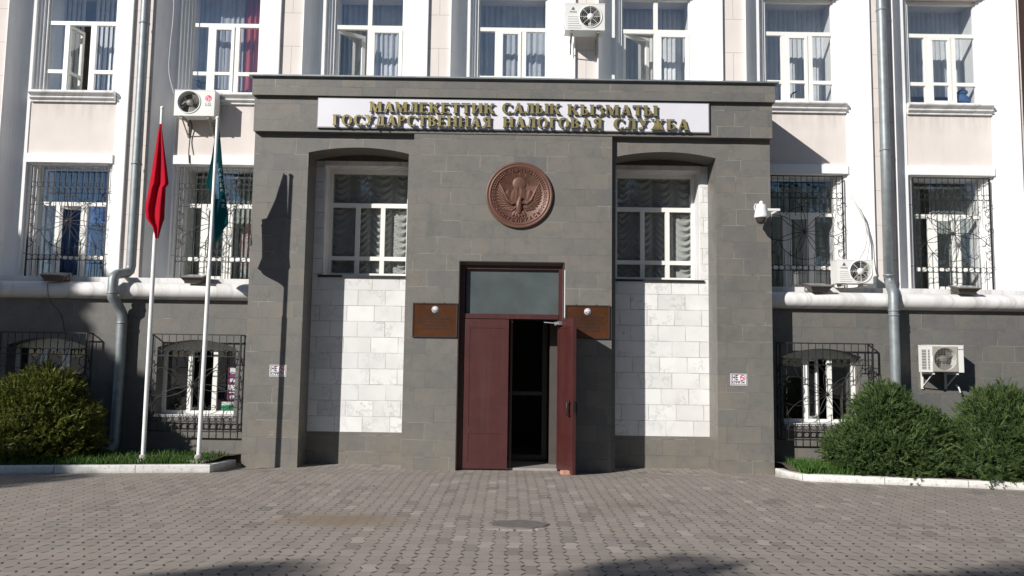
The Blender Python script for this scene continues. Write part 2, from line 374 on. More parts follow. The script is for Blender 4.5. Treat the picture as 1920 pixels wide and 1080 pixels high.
M = dict(
    stone=make_stone(), basestone=make_stone('dark_base_stone', .88, (.98, 1, 1.03)), marble=make_marble(), pave=make_paving(), pink=make_pink(),
    white=simple('white_plaster', (.80, .80, .79), .8, .04, 2, .08, stain=(.52, .50, .47), streak=.5),
    trim=simple('worn_white_plaster', (.66, .65, .64), .8, .08, 3, .1, stain=(.26, .24, .22), streak=.8),
    pvc=simple('white_window_plastic', (.76, .755, .71), .35, .03, 2),
    glass=make_glass('window_glass', (.95, .96, .96), .19), darkglass=make_glass('niche_window_glass', (.88, .90, .90), .03),
    door=simple('oxblood_door_paint', (.058, .015, .014), .44, .16, 4, .05, stain=(.085, .045, .04), streak=.5),
    iron=simple('black_iron', (.014, .014, .015), .55, .2, 20),
    galv=simple('galvanised_sheet', (.24, .265, .275), .5, .16, 9, .04, metal=.4, stain=(.2, .2, .2), streak=.4),
    gold=simple('gold_letter_metal', (.44, .36, .15), .33, .28, 7, 0, metal=.65),
    darkside=simple('dark_letter_edge', (.03, .022, .018), .5, .1),
    board=simple('pale_sign_board', (.66, .65, .69), .5, .05, 1.2),
    shadehead=simple('shade_brown_head_stone', (.075, .058, .048), .9, .2, 4, .1),
    bronze=simple('copper_brown_relief', (.122, .056, .038), .5, .12, 6, .03, metal=.2),
    plaque=simple('copper_plaque', (.10, .036, .014), .32, .35, 2.5, .02, metal=.4),
    darkbrown=simple('dark_brown_frame', (.035, .022, .018), .4, .1),
    black=simple('black_paint', (.012, .012, .012), .5, .1),
    signwhite=simple('white_sign_plastic', (.78, .74, .77), .35, .03),
    violet=simple('dark_violet_print', (.02, .01, .025), .5, .05), redprint=simple('red_print', (.55, .02, .03), .5, .05),
    acwhite=simple('white_casing_paint', (.70, .70, .67), .4, .05, 3, stain=(.55, .52, .46)),
    acgrey=simple('grey_grille_plastic', (.33, .31, .27), .5, .06),
    acdark=simple('dark_fan_cavity', (.05, .046, .042), .6, .15),
    blade=simple('fan_blade_plastic', (.17, .16, .15), .45, .08),
    logored=simple('logo_red', (.60, .02, .08), .4, .04), logogrey=simple('logo_grey', (.10, .10, .11), .5, .04),
    pole=simple('white_pole_paint', (.78, .78, .77), .35, .05, 3),
    frost=simple('frosted_grey_glass', (.068, .082, .084), .38, .22, 2.5),
    pale=simple('pale_paver_edge', (.30, .265, .24), .9, .15, 9, .2),
    redflag=make_cloth('red_flag_cloth', (.46, .006, .024), .22), greenflag=make_cloth('green_flag_cloth', (.004, .088, .098), .25),
    lettering=simple('white_lettering', (.75, .78, .78), .7, .03),
    blind=make_cloth('pale_blue_blind', (.80, .82, .83), .25), sheer=make_cloth('sheer_blue_curtain', (.74, .78, .83), .4),
    redcurtain=make_cloth('rose_red_curtain', (.55, .12, .12), .3), net=make_cloth('white_net_curtain', (.42, .42, .405), .1),
    bluecurtain=make_cloth('deep_blue_curtain', (.10, .20, .50), .35), greyblind=make_cloth('grey_green_blind', (.50, .56, .54), .3),
    room=simple('room_plaster', (.66, .64, .60), .9, .06), roomdark=simple('dark_interior_shade', (.06, .05, .045), .8, .1),  # roomdark: unlit interior shade put into a dark wall colour
    hallfloor=simple('hall_floor', (.30, .28, .25), .5, .1),
    kerb=make_kerb(),
    soil=simple('soil', (.07, .052, .036), .95, .25, 9, .4),
    cement=simple('rough_cement', (.135, .122, .112), .9, .15, 14, .6),
    brick=simple('broken_brick', (.50, .26, .18), .9, .2, 12, .4),
    cable=simple('grey_cable', (.45, .45, .45), .5, .1), hose=simple('white_hose', (.66, .65, .62), .6, .08),
    lamp=simple('brown_grey_lamp_housing', (.11, .095, .08), .5, .12), lampglass=simple('lamp_glass', (.35, .35, .36), .15, .05),
    winebrown=simple('dark_maroon_plaster', (.035, .016, .014), .9, .15, 2),
    bark=simple('tree_bark', (.10, .08, .06), .9, .25, 8, .5),
    juniper=make_leaf('juniper_needles', (.022, .044, .014), (.050, .090, .028), (.10, .145, .045), 6, .25),
    juniper2=make_leaf('yellow_green_needles', (.030, .048, .012), (.075, .108, .022), (.16, .18, .038), 5, .25),
    junipertip=make_leaf('pale_juniper_tips', (.06, .095, .03), (.095, .14, .045), (.15, .20, .07), 6, .3), juniper2tip=make_leaf('yellow_juniper_tips', (.11, .12, .025), (.19, .20, .04), (.28, .27, .06), 5, .3),
    grass=make_leaf('grass_blades', (.03, .075, .014), (.06, .13, .024), (.10, .18, .035), 5, .3),
    leaf=make_leaf('tree_leaves', (.015, .035, .012), (.03, .06, .02), (.05, .09, .03), 2, .25),
    purple=simple('purple_print', (.17, .012, .10), .5, .06), paper=simple('white_paper', (.72, .72, .70), .6, .04),
    greenprint=simple('green_print', (.01, .27, .12), .5, .05), bluecloth=simple('blue_cloth', (.06, .12, .26), .8, .15, 12),
    camwhite=simple('white_camera_housing', (.74, .73, .71), .35, .04), smoked=simple('smoked_dome', (.05, .045, .04), .12, .05),
    terracotta=simple('terracotta', (.30, .12, .07), .8, .1), street=simple('asphalt', (.05, .05, .05), .9, .15, 3, .2),
)

def text_mb(body, size, extrude=0.0, align='CENTER', space=1.0, bold=0.0):
    cu = bpy.data.curves.new('tmp', 'FONT'); cu.body = body; cu.size = size; cu.align_x = align; cu.extrude = extrude; cu.space_character = space
    cu.resolution_u = 3; cu.offset = bold*size
    o = bpy.data.objects.new('tmp', cu); COL.objects.link(o)
    dg = bpy.context.evaluated_depsgraph_get(); me = bpy.data.meshes.new_from_object(o.evaluated_get(dg))
    mb = MB(); mb.add([v.co.copy() for v in me.vertices], [tuple(p.vertices) for p in me.polygons])
    bpy.data.objects.remove(o); bpy.data.curves.remove(cu); bpy.data.meshes.remove(me)
    return mb
STAND = Matrix.Rotation(math.pi/2, 4, 'X')          # text in the XY plane -> facing -Y
def wall_text(mb, body, size, x, y, z, extrude=.001, align='CENTER', rot=0, width=None, m=0, bold=.018):
    t = text_mb(body, size, extrude, align, 1.0, bold)
    if width:
        xs = [p[0] for p in t.v]; w = max(xs)-min(xs); k = width/w; c = (max(xs)+min(xs))/2
        t.v = [((p[0]-c)*k, p[1], p[2]) for p in t.v]
    t.m = [m]*len(t.f)
    mb.join(t, Matrix.Translation((x, y, z)) @ Matrix.Rotation(rot, 4, 'Y') @ STAND)
    return mb

# ---------------------------------------------------------------- ground
def ground_z(y): 
    t = min(1, max(0, (y-10.55)/1.3)); return .07*(1-t*t*(3-2*t))
mb = MB(); ys = [-40, -8, 0, 4, 6, 8, 9, 10, 10.5]+[10.55+.13*k for k in range(1, 11)]+[12.3, 13.2]
vs = []; 
for y in ys:
    for x in (-40, 40): vs.append((x, y, ground_z(y)))
mb.add(vs, [(2*i, 2*i+1, 2*i+3, 2*i+2) for i in range(len(ys)-1)], 0, True)
tag(mb.build('pavement', M['pave']), kind='structure')
mb = MB(); mb.add([(-900, -900, -.02), (900, -900, -.02), (900, 900, -.02), (-900, 900, -.02)], [(0, 1, 2, 3)])
tag(mb.build('ground', M['street']), kind='structure')

# ---------------------------------------------------------------- the building
PITCHX, X0 = 2.39, -.02
BAYS = [X0+PITCHX*k for k in range(-5, 4)]      # last seven are in view
VIS = dict(zip((1, 2, 3, 4, 5, 6, 7), BAYS[2:]))
YS, YSTRIP, YF, YG = 12.80, 12.585, 12.535, 12.93     # spandrel, pink strip, outer arris, window frame
YB = 12.26                                        # stone base
ZT = 10.8
bld = thing('office_building', 'white and pale pink office building on grey stone base with projecting stone entrance', 'building', (0, 12, 0))
def part(mb, name, mats, parent=None, bevel=0):
    o = mb.build(name, mats, None, bevel=bevel)
    p = parent or bld; o.parent = p
    off = Vector((0, 0, 0)); q = p
    while q: off += q.location; q = q.parent
    o.location = -off
    return o
# pink wall: spandrels, strips, top
mb = MB()
for c in BAYS:
    mb.box(c-.72, c+.72, YS, 13.1, 4.80, 5.80)
    mb.box(c-.72, c+.72, YS, 13.4, 7.70, ZT)
    mb.box(c+1.016, c+1.374, YSTRIP, 13.1, 5.75 if abs(c+1.195) < 3 else 2.79, ZT)
mb.box(BAYS[0]-1.374, BAYS[0]-1.016, YSTRIP, 13.1, 2.79, ZT)
part(mb, 'wall', M['pink'])
# white splayed surround of every bay
def surround(c):
    mb = MB()
    prof = [(.575, 13.4), (.575, 12.90), (.615, 12.90), (.62, 12.865), (.655, 12.86), (.665, 12.835), (.70, 12.83), (.705, 12.785), (.755, 12.782)]
    n = 8
    for k in range(n+1):
        t = k/n; x = .757+(1.0-.757)*t; y = 12.782+(12.535-12.782)*t
        s = math.sin(math.pi*t)*.045
        prof.append((x+s*.71, y+s*.71))
    prof += [(1.0155, 12.537), (1.0155, 13.4)]
    for sg in (1, -1):
        mb.prism([(c+sg*p[0], p[1]) for p in prof], 5.75 if abs(c) < 3 else 2.79, ZT-.02, 'xy')
    return part(mb, 'window_surround', M['white'])
surr = {}
for i, c in enumerate(BAYS): surr[i] = surround(c)
for i, c in enumerate(BAYS):
    mb = MB()
    # moulded sill: two rounded courses under the upper window
    pr = [(13.0, 5.885), (12.72, 5.885)]+[(12.72-.045*math.sin(math.pi*k/8), 5.885-.085*k/8) for k in range(1, 8)]+[(12.72, 5.80), (12.745, 5.795)]
    pr += [(12.745-.03*math.sin(math.pi*k/6), 5.79-.055*k/6) for k in range(0, 7)]+[(12.76, 5.73), (12.76, 5.70), (13.0, 5.70)]
    mb.prism(pr, c-.69, c+.69, 'yz')
    part(mb, 'window_sill', M['trim'], surr[i])
    if abs(c) > 3.4:
        mb = MB(); mb.box(c-.70, c+.70, 12.752, 13.38, 4.69, 4.835)
        part(mb, 'lintel', M['white'], surr[i])
# room shell behind the windows
mb = MB()
mb.box(-13.5, 9.4, 15.2, 15.3, -.3, ZT)
for z in (2.30, 4.95, 8.3):
    mb.box(-13.5, -1.35, 13.45, 15.2, z, z+.3); mb.box(1.35, 9.4, 13.45, 15.2, z, z+.3)
mb.box(-1.35, 1.35, 13.11, 15.2, 4.95, 5.25); mb.box(-1.35, 1.35, 13.11, 15.2, 8.3, 8.6)
for c in BAYS: mb.box(c+1.1, c+1.29, 13.41, 15.19, 0, ZT)
mb.box(-13.6, -13.5, 12.6, 15.3, 0, ZT); mb.box(9.4, 9.5, 12.9, 15.3, 0, ZT)
mb.box(-13.6, 9.5, 12.5, 15.4, ZT, ZT+.1)
part(mb, 'room_interior', M['room'])
# stone base with arched basement openings
def arch_pts(x0, x1, zs, rise, n=12):
    return [(x0+(x1-x0)*k/n, zs+rise*(1-(2*k/n-1)**2)) for k in range(n+1)]
BW = {1: VIS[1]+.12, 2: VIS[2]+.03, 6: VIS[6]+.02}
mb = MB(); holes = sorted((BW[k]-.60, BW[k]+.60) for k in BW); zb0, zb1, zt = .70, 1.72, 2.45
x = -14.0
for a, b in holes+[(14.0, None)]:
    if x < -3.8 and a > 3.8: mb.box(x, -3.8, YB, 13.0, -.05, zt); part(mb, 'base_wall', M['basestone']); mb = MB(); x = 3.8
    mb.box(x, a, YB, 13.0, -.05, zt)
    if b is None: break
    mb.box(a, b, YB, 12.50, -.05, zb0)
    ar = arch_pts(a, b, zb1, .12); mb.prism([(a, zt), (b, zt)]+ar[::-1], YB, 12.50, 'xz')
    x = b
part(mb, 'base_wall', M['basestone'])
for a, b in holes:
    mb = MB(); mb.box(a+.002, b-.002, YB-.012, 12.5, zb0-.03, zb0+.002)
    part(mb, 'basement_sill', M['trim'])
# half round moulding and ledge above the base
for xa, xb in ((-14, -3.875), (3.875, 14)):
    mb = MB(); cz, cy, rr = 2.575, 12.235, .128
    pr = [(cy-rr*1.15*math.sin(math.pi*k/18), cz+rr*math.cos(math.pi*k/18)) for k in range(19)]
    mb.prism(pr[::-1]+[(12.7, cz+rr), (12.7, cz-rr)][0:0]+[(12.3, cz+rr), (12.3, cz-rr)], xa, xb, 'yz', 0, True)
    mb.box(xa, xb, 12.33, 13.0, 2.4505, 2.79)
    part(mb, 'round_moulding', M['trim'])
# dark return wall at the right end
mb = MB(); mb.box(8.235, 14, 12.40, 13.2, 2.79, ZT)
part(mb, 'end_wall', M['winebrown'])
mb = MB(); mb.box(-14, 8.3, 12.3, 13.3, ZT+.1, ZT+.4)
part(mb, 'eaves', M['white'])

# ---- windows
def bars_frame(mb, x0, x1, z0, z1, y, w, d=.06):
    mb.box(x0, x1, y, y+d, z0, z0+w); mb.box(x0, x1, y, y+d, z1-w, z1)
    mb.box(x0, x0+w, y+.0015, y+d-.002, z0+w, z1-w); mb.box(x1-w, x1, y+.0015, y+d-.002, z0+w, z1-w)
def pane_quad(mb, x0, x1, z0, z1, y): mb.add([(x0, y, z0), (x1, y, z0), (x1, y, z1), (x0, y, z1)], [(0, 1, 2, 3)])
def sash(parent, x0, x1, z0, z1, y, ang=0, hinge='l', bar=None, w=.055, glass='glass'):
    """a casement leaf: frame mesh with its pane joined as second material; ang > 0 swings into the room"""
    mb = MB(); W = x1-x0
    bars_frame(mb, 0, W, z0, z1, 0, w, .05)
    if bar: mb.box(w, W-w, .002, .048, bar-w/2, bar+w/2)
    b = MB(); pane_quad(b, w, W-w, z0+w, z1-w, .025); b.m = [1]*len(b.f); mb.join(b)
    if hinge == 'l': Tm = Matrix.Translation((x0, y, 0)) @ Matrix.Rotation(ang, 4, 'Z')
    else: Tm = Matrix.Translation((x1, y, 0)) @ Matrix.Rotation(-ang, 4, 'Z') @ Matrix.Translation((-W, 0, 0))
    o = MB().join(mb, Tm)
    return part(o, 'casement', [M['pvc'], M[glass]], parent)
def window3(c, z0, zbar, ztr, z1, y, hw, ang=0, glass='glass'):
    """frame, full transom light, three lights below, the narrow middle one a casement"""
    x0, x1 = c-hw, c+hw; W = x1-x0; mb = MB(); w = .055
    bars_frame(mb, x0, x1, z0, z1, y, w)
    mb.box(x0+w, x1-w, y+.002, y+.06, ztr-.032, ztr+.032)
    ma, mbx = x0+W*.29, x0+W*.65
    for xm in (ma, mbx): mb.box(xm-.045, xm+.045, y+.004, y+.058, z0+w, ztr-.032)
    mb.box(x0+w, ma-.045, y+.003, y+.057, zbar-.03, zbar+.03); mb.box(mbx+.045, x1-w, y+.003, y+.057, zbar-.03, zbar+.03)
    fr = part(mb, 'window', M['pvc'])
    p = MB(); yp = y+.03
    pane_quad(p, x0+w, x1-w, ztr+.032, z1-w, yp)
    for a, b in ((x0+w, ma-.045), (mbx+.045, x1-w)):
        pane_quad(p, a, b, z0+w, zbar-.03, yp); pane_quad(p, a, b, zbar+.03, ztr-.032, yp)
    part(p, 'pane', M[glass], fr)
    sash(fr, ma+.045-.006, mbx-.045+.006, z0+.045, ztr-.028, y-.012, ang, 'l', zbar, .05, glass)
    return fr
def window2(c, z0, ztr, z1, y, hw, ang):
    x0, x1 = c-hw, c+hw; mb = MB(); w = .055
    bars_frame(mb, x0, x1, z0, z1, y, w)
    mb.box(x0+w, x1-w, y+.002, y+.06, ztr-.035, ztr+.035)
    mb.box(c-.035, c+.035, y+.004, y+.058, z0+w, ztr-.035); mb.box(c-.035, c+.035, y+.004, y+.058, ztr+.035, z1-w)
    fr = part(mb, 'window', M['pvc'])
    p = MB(); pane_quad(p, x0+w, c-.035, ztr+.035, z1-w, y+.03); pane_quad(p, c+.035, x1-w, ztr+.035, z1-w, y+.03)
    part(p, 'pane', M['glass'], fr)
    sash(fr, x0+w-.006, c-.035+.006, z0+.045, ztr-.03, y+.004, ang, 'l', None, .06)
    sash(fr, c+.035-.006, x1-w+.006, z0+.045, ztr-.03, y-.012, 0, 'r', None, .06)
    return fr
HW = .60
for k, c in VIS.items():
    if k in (3, 5): window2(c, 5.89, 7.10, 7.69, YG, HW, R(34 if k == 3 else 24))
    else: window3(c, 5.89, 6.27, 7.10, 7.69, YG, HW, R(78) if k == 1 else 0)
for k in (1, 2, 6, 7):
    window3(VIS[k], 2.795, 3.17, 4.05, 4.72, 12.98, HW, R(28) if k == 1 else 0)
for i in (0, 1):
    window3(BAYS[i], 5.89, 6.27, 7.10, 7.69, YG, HW); window3(BAYS[i], 2.795, 3.17, 4.05, 4.72, 12.98, HW)
def basement_window(c, ang):
    x0, x1, z0, z1, y, w = c-.60, c+.60, .705, 1.74, 12.50, .05
    mb = MB(); bars_frame(mb, x0, x1, z0, z1, y, w)
    W = x1-x0; a, b = x0+W*.35, x0+W*.67
    for xm in (a, b): mb.box(xm-.035, xm+.035, y+.003, y+.057, z0+w, z1-w)
    mb.box(x0, x1, y+.002, y+.05, z1, z1+.12)
    fr = part(mb, 'window', M['pvc'])
    p = MB(); pane_quad(p, x0+w, a-.035, z0+w, z1-w, y+.03); pane_quad(p, b+.035, x1-w, z0+w, z1-w, y+.03)
    part(p, 'pane', M['darkglass'], fr)
    sash(fr, a+.03, b-.03, z0+.045, z1-.045, y-.01, ang, 'l', None, .045, 'darkglass')
for k, c in BW.items():
    mb = MB(); mb.box(c-.7, c+.7, 13.9, 13.95, .4, 2.2); mb.box(c-.7, c-.66, 12.57, 13.9, .4, 2.2); mb.box(c+.66, c+.7, 12.57, 13.9, .4, 2.2); mb.box(c-.66, c+.66, 12.5605, 13.9, 2.0, 2.2); mb.box(c-.66, c+.66, 12.5605, 13.9, .4, .69)  # dark box added behind the panes to keep the basement glass dark
    part(mb, 'basement_dark_box', M['roomdark'])
basement_window(BW[1], 0); basement_window(BW[2], R(80)); basement_window(BW[6], R(38))

# ---------------------------------------------------------------- stone entrance bay (portico)
YP, YC, YN = 11.80, 11.712, 12.30
NX0, NX1, PW = 1.555, 3.06, 3.875
mb = MB()
for sg in (-1, 1):
    a, b = sorted((sg*NX1, sg*PW)); mb.box(a, b, YP, 12.9, -.05, 4.955)
    a, b = sorted((sg*1.40, sg*NX0)); mb.box(a, b, YP, YN, -.05, 4.955)
    a, b = sorted((sg*NX0, sg*NX1))
    ar = arch_pts(a, b, 4.665, .085, 16)
    mb.prism([(a, 4.955), (b, 4.955)]+ar[::-1], YP, YN, 'xz')
mb.box(-1.41, 1.41, 12.1, 12.28, 3.3, 4.9)
portico = part(mb, 'portico', M['stone'])
mb = MB()      # central block with the door opening
DX0, DX1, DZ = -.745, .775, 3.03
mb.box(-1.468, DX0, YC, YP+.0, -.05, 4.954); mb.box(DX1, 1.49, YC, YP, -.05, 4.954); mb.box(DX0, DX1, YC, YP, DZ, 4.954)
mb.box(-1.39, DX0-.04, YP, YN, -.05, 4.954); mb.box(DX1+.04, 1.39, YP, YN, -.05, 4.954); mb.box(DX0-.04, DX1+.04, YP+.001, YN, DZ-.03, 4.954)
part(mb, 'central_block', M['stone'], portico)
mb = MB(); mb.box(-3.872, 3.885, 11.70, 12.9, 4.956, 5.488); mb.box(-3.892, 3.915, 11.635, 12.85, 5.489, 5.755)
part(mb, 'cornice', M['stone'], portico)
mb = MB(); mb.box(-3.94, 3.965, 11.585, 12.80, 5.768, 5.79); mb.box(-3.905, 3.93, 11.61, 12.8, 5.756, 5.7675)
part(mb, 'roof_flashing', M['galv'], portico)
WIN = {}
for sg in (-1, 1):
    a, b = sorted((sg*NX0, sg*NX1)); mb = MB()
    wx0, wx1 = (-2.925, -1.60) if sg < 0 else (1.62, 2.94)
    mb.box(a-.02, b+.02, YN, 12.9, .48, 2.845)
    mb.box(a-.02, wx0, YN, 12.9, 2.845, 4.66); mb.box(wx1, b+.02, YN, 12.9, 2.845, 4.66)
    part(mb, 'marble_facing', M['marble'], portico)
    mb = MB(); mb.box(a-.02, b+.02, YN-.006, 12.9, -.05, .479)
    part(mb, 'plinth', M['stone'], portico)
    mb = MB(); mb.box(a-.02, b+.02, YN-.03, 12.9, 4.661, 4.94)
    part(mb, 'niche_head', M['shadehead'], portico)  # stone above the window; the recess shade is put into its dark brown colour
    mb = MB(); mb.box(wx0, wx1, YN-.02, 12.9, 4.586, 4.66)
    mb.box(wx0+.001, wx0+.02, YN+.012, 12.9, 2.87, 4.585); mb.box(wx1-.02, wx1-.001, YN+.012, 12.9, 2.87, 4.585)
    part(mb, 'window_lining', M['trim'], portico)
    mb = MB(); mb.box(wx0-.05, wx1+.05, YN-.03, YN-.001, 2.835, 2.868); mb.box(wx0+.001, wx1-.001, YN-.001, 12.9, 2.8455, 2.868)
    part(mb, 'dark_sill', M['iron'], portico)
    x0, x1, z0, z1, y, w = wx0+.02, wx1-.02, 2.885, 4.585, YN+.32, .05
    mb = MB(); bars_frame(mb, x0, x1, z0, z1, y, w); mb.box(x0+w, x1-w, y+.002, y+.058, 3.99, 4.06)
    W = x1-x0; q = [x0+W*.355, x0+W*.665]
    for xm in q: mb.box(xm-.035, xm+.035, y+.004, y+.057, z0+w, 3.99)
    e = [x0+w, q[0]-.035, q[0]+.035, q[1]-.035, q[1]+.035, x1-w]
    for k in range(3): mb.box(e[2*k], e[2*k+1], y+.003, y+.055, 3.14, 3.205)
    fr = part(mb, 'window', M['pvc'])
    p = MB(); pane_quad(p, x0+w, x1-w, 4.06, z1-w, y+.03)
    for k in range(3): pane_quad(p, e[2*k], e[2*k+1], z0+w, 3.14, y+.03); pane_quad(p, e[2*k], e[2*k+1], 3.205, 3.99, y+.03)
    part(p, 'pane', M['darkglass'], fr)
    WIN[sg] = (x0, x1, z0, z1, y)
# dark closet behind each niche window
for a, b in ((-3.2, -1.41), (1.41, 3.2)):
    mb = MB()
    mb.box(a, b, 13.6, 13.7, 2.4, 5.2); mb.box(a, a+.05, 12.91, 13.6, 2.4, 5.2); mb.box(b-.05, b, 12.91, 13.6, 2.4, 5.2); mb.box(a, b, 12.9005, 13.6, 5.0, 5.1); mb.box(a, b, 12.9005, 13.6, 2.5, 2.6)
    part(mb, 'niche_room', M['room'])
# entrance hall
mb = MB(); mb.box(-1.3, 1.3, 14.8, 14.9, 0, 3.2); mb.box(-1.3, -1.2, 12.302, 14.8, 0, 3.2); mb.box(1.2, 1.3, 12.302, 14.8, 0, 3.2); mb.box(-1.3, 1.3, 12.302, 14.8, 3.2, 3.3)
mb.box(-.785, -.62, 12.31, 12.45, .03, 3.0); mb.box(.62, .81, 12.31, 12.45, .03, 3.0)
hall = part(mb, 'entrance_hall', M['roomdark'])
mb = MB(); mb.box(-1.3, 1.3, 11.86, 14.9, -.04, .032)
part(mb, 'threshold', M['hallfloor'], hall)
mb = MB(); bars_frame(mb, -.6, .6, .05, 2.3, 12.7, .08); mb.box(-.52, .52, 12.702, 12.758, 1.05, 1.11); mb.box(-.04, .04, 12.703, 12.757, .13, 1.05)
part(mb, 'inner_door', M['darkbrown'], hall)
# entrance door: frame, transom, fixed leaf, open leaf
YD = 11.802
mb = MB()
mb.box(DX0, DX0+.075, YD, YD+.12, 0, DZ); mb.box(DX1-.06, DX1, YD, YD+.12, 0, DZ); mb.box(DX0+.075, DX1-.06, YD+.001, YD+.12, DZ-.09, DZ)
mb.box(DX0+.075, DX1-.06, YD-.01, YD+.10, 2.205, 2.275); mb.box(.012, .045, YD+.04, YD+.1, .03, 2.205)
df = part(mb, 'door_frame', M['door'])
mb = MB()
mb.box(DX0-.015, DX0-.0005, YC-.012, YD+.11, 0, DZ+.012); mb.box(DX1+.0005, DX1+.012, YC-.008, YD+.11, 2.2, DZ+.012); mb.box(DX0-.0004, DX1+.0004, YC-.012, YD+.1, DZ+.0005, DZ+.014)
part(mb, 'metal_lining', M['darkbrown'], df)
mb = MB(); mb.box(DX1+.0125, DX1+.03, YC-.004, YC+.05, 2.23, DZ-.1)
part(mb, 'worn_jamb_edge', M['trim'], df)
mb = MB(); pane_quad(mb, DX0+.09, DX1-.06, 2.275, DZ-.09, YD+.05)
part(mb, 'transom_pane', M['frost'], df)
mb = MB(); mb.box(DX0+.08, DX1-.06, YD+.3, YD+.31, 2.25, 3.0)
part(mb, 'transom_blind', M['greyblind'], df)
def leaf(W, H):
    mb = MB(); t = .045
    mb.box(0, W, .006, t-.006, 0, H)
    b = .075
    for y0, y1 in ((0, .0065), (t-.0065, t)):
        mb.box(0, W, y0, y1, 0, .10); mb.box(0, W, y0, y1, H-.13, H); mb.box(0, W, y0, y1, .50, .60)
        mb.box(0, b, y0+.0004, y1+.0002, .10, .50); mb.box(W-b, W, y0+.0004, y1+.0002, .10, .50)
        mb.box(0, b, y0+.0004, y1+.0002, .60, H-.13); mb.box(W-b, W, y0+.0004, y1+.0002, .60, H-.13)
    return mb
mb = MB().join(leaf(.645, 2.165), Matrix.Translation((DX0+.085, YD-.028, .03)))
part(mb, 'door_leaf', M['door'])
W = .665; A = R(-106)
TL = Matrix.Translation((.70, YD-.05, .045)) @ Matrix.Rotation(A, 4, 'Z') @ Matrix.Scale(1, 4)
# hinge at x=0 of the leaf; the leaf runs along the turned +x axis to the free edge in front of the wall
TL = Matrix.Translation((.70, YD-.03, .045)) @ Matrix.Rotation(R(-74), 4, 'Z')
mb = MB().join(leaf(W, 2.15), TL)
ol = part(mb, 'door_leaf', M['door'])
hd = MB()
for yy in (-.05, .095):
    s = -1 if yy < 0 else 1; y0 = 0 if s < 0 else .045
    hd.tube([(W-.10, y0, .80), (W-.10, yy, .80), (W-.10, yy, .98), (W-.10, y0, .98)], .010, 8)
    hd.tube([(W-.13, y0+s*.006, .77), (W-.13, y0+s*.006, 1.02)], .012, 6)
hd.box(W-.006, W+.006, .008, .037, .85, 1.0)
part(MB().join(hd, TL), 'door_handle', M['black'], ol)
cl = MB().box(.01, .22, -.05, -.005, 2.07, 2.12).bar((.2, -.03, 2.09), (.05, -.22, 2.11), .008).bar((.05, -.22, 2.11), (-.12, -.05, 2.11), .008)
part(MB().join(cl, TL), 'door_closer', M['galv'], ol)

# ---------------------------------------------------------------- wrought iron grilles (parts of the building)
def arc(cx, cz, r, a0, a1, n=10, y=0): return [(cx+r*math.cos(a0+(a1-a0)*k/n), y, cz+r*math.sin(a0+(a1-a0)*k/n)) for k in range(n+1)]
def scroll(cx, cz, r, a0, turns, n=14, y=0, shrink=.75):
    return [(cx+r*(1-shrink*k/n)*math.cos(a0+turns*k/n), y, cz+r*(1-shrink*k/n)*math.sin(a0+turns*k/n)) for k in range(n+1)]
def sunburst(mb, cx, cz, L, hw, hh, n=14, r=.0055):
    for k in range(n):
        a = 2*math.pi*k/n+.12; s = 1 if k % 2 else -1
        l = min(L, .97*hw/max(1e-3, abs(math.cos(a))), .97*hh/max(1e-3, abs(math.sin(a))))*(1 if k % 2 else .86)
        pts = []
        for q in range(11):
            t = q/10; bend = s*.34*t*t
            pts.append((cx+l*t*math.cos(a+bend), 0, cz+l*t*math.sin(a+bend)))
        ex, ez = pts[-1][0], pts[-1][2]; rr = .058
        a2 = a+s*.34+s*math.pi/2
        ccx, ccz = ex+rr*math.cos(a2), ez+rr*math.sin(a2)
        mb.tube(pts, r, 5); mb.tube(scroll(ccx, ccz, rr, a2+math.pi, s*4.6), r*.9, 5)
    mb.ell((cx, -.004, cz), (.03, .015, .03), 8, 6)
def tall_grille(W, H):
    mb = MB(); h = W/2; R0 = .0115
    for x in (-h, h): mb.bar((x, 0, 0), (x, 0, H), .014)
    for z in (0, H): mb.bar((-h, 0, z), (h, 0, z), .0115)
    zr1, zr0 = H*.855, H*.80; zl1, zl0 = H*.205, H*.155
    for z in (zr0, zl0): mb.bar((-h, .002, z), (h, .002, z), .006)
    n = 13
    for k in range(1, n):
        x = -h+W*k/n
        mb.bar((x, 0, zr1-.02), (x, 0, H), .0055); mb.bar((x, 0, 0), (x, 0, zl1), .0055)
        sweep = abs(k-n/2)/(n/2); lo = H*(.74-.06*(1-sweep)-.05*(k % 2)); mb.bar((x, .003, lo), (x, .003, zr0), .0055)
        hi = H*(.26+.05*(1-sweep)+.05*(k % 2)); mb.bar((x, .003, zl1), (x, .003, hi), .0055)
        if k % 3 == 1: mb.bar((x, .004, H*.28), (x, .004, H*.70), .0045)
    for k in range(n):
        x = -h+W*(k+.5)/n; rr = W/n*.5
        mb.tube(arc(x, (zr0+zr1)/2, rr, 0, 2*math.pi, 12)[:-1], .0055, 5, closed=True)
        mb.tube(arc(x, (zl0+zl1)/2, rr*.96, 0, 2*math.pi, 12)[:-1], .0055, 5, closed=True)
    sunburst(mb, 0, H*.50, W*.50, h*.98, H*.27)
    for s in (-1, 1):
        for q in range(4):
            z = H*(.31+.125*q); mb.tube([(s*(h-.01)-s*p[0]*1.0, 0, p[2]) for p in arc(0, z, .075, -1.5, 1.5)], .0055, 5)
            mb.tube(scroll(s*(h-.05), z+.055, .045, (0 if s < 0 else math.pi), s*4.4), .005, 5)
    mb.tube(arc(0, H*.50, W*.33, .3, 2.4, 20), .0055, 5); mb.tube(arc(0, H*.50, W*.36, 3.5, 5.4, 20), .0055, 5)
    return mb
GW, GH = 1.245, 1.83
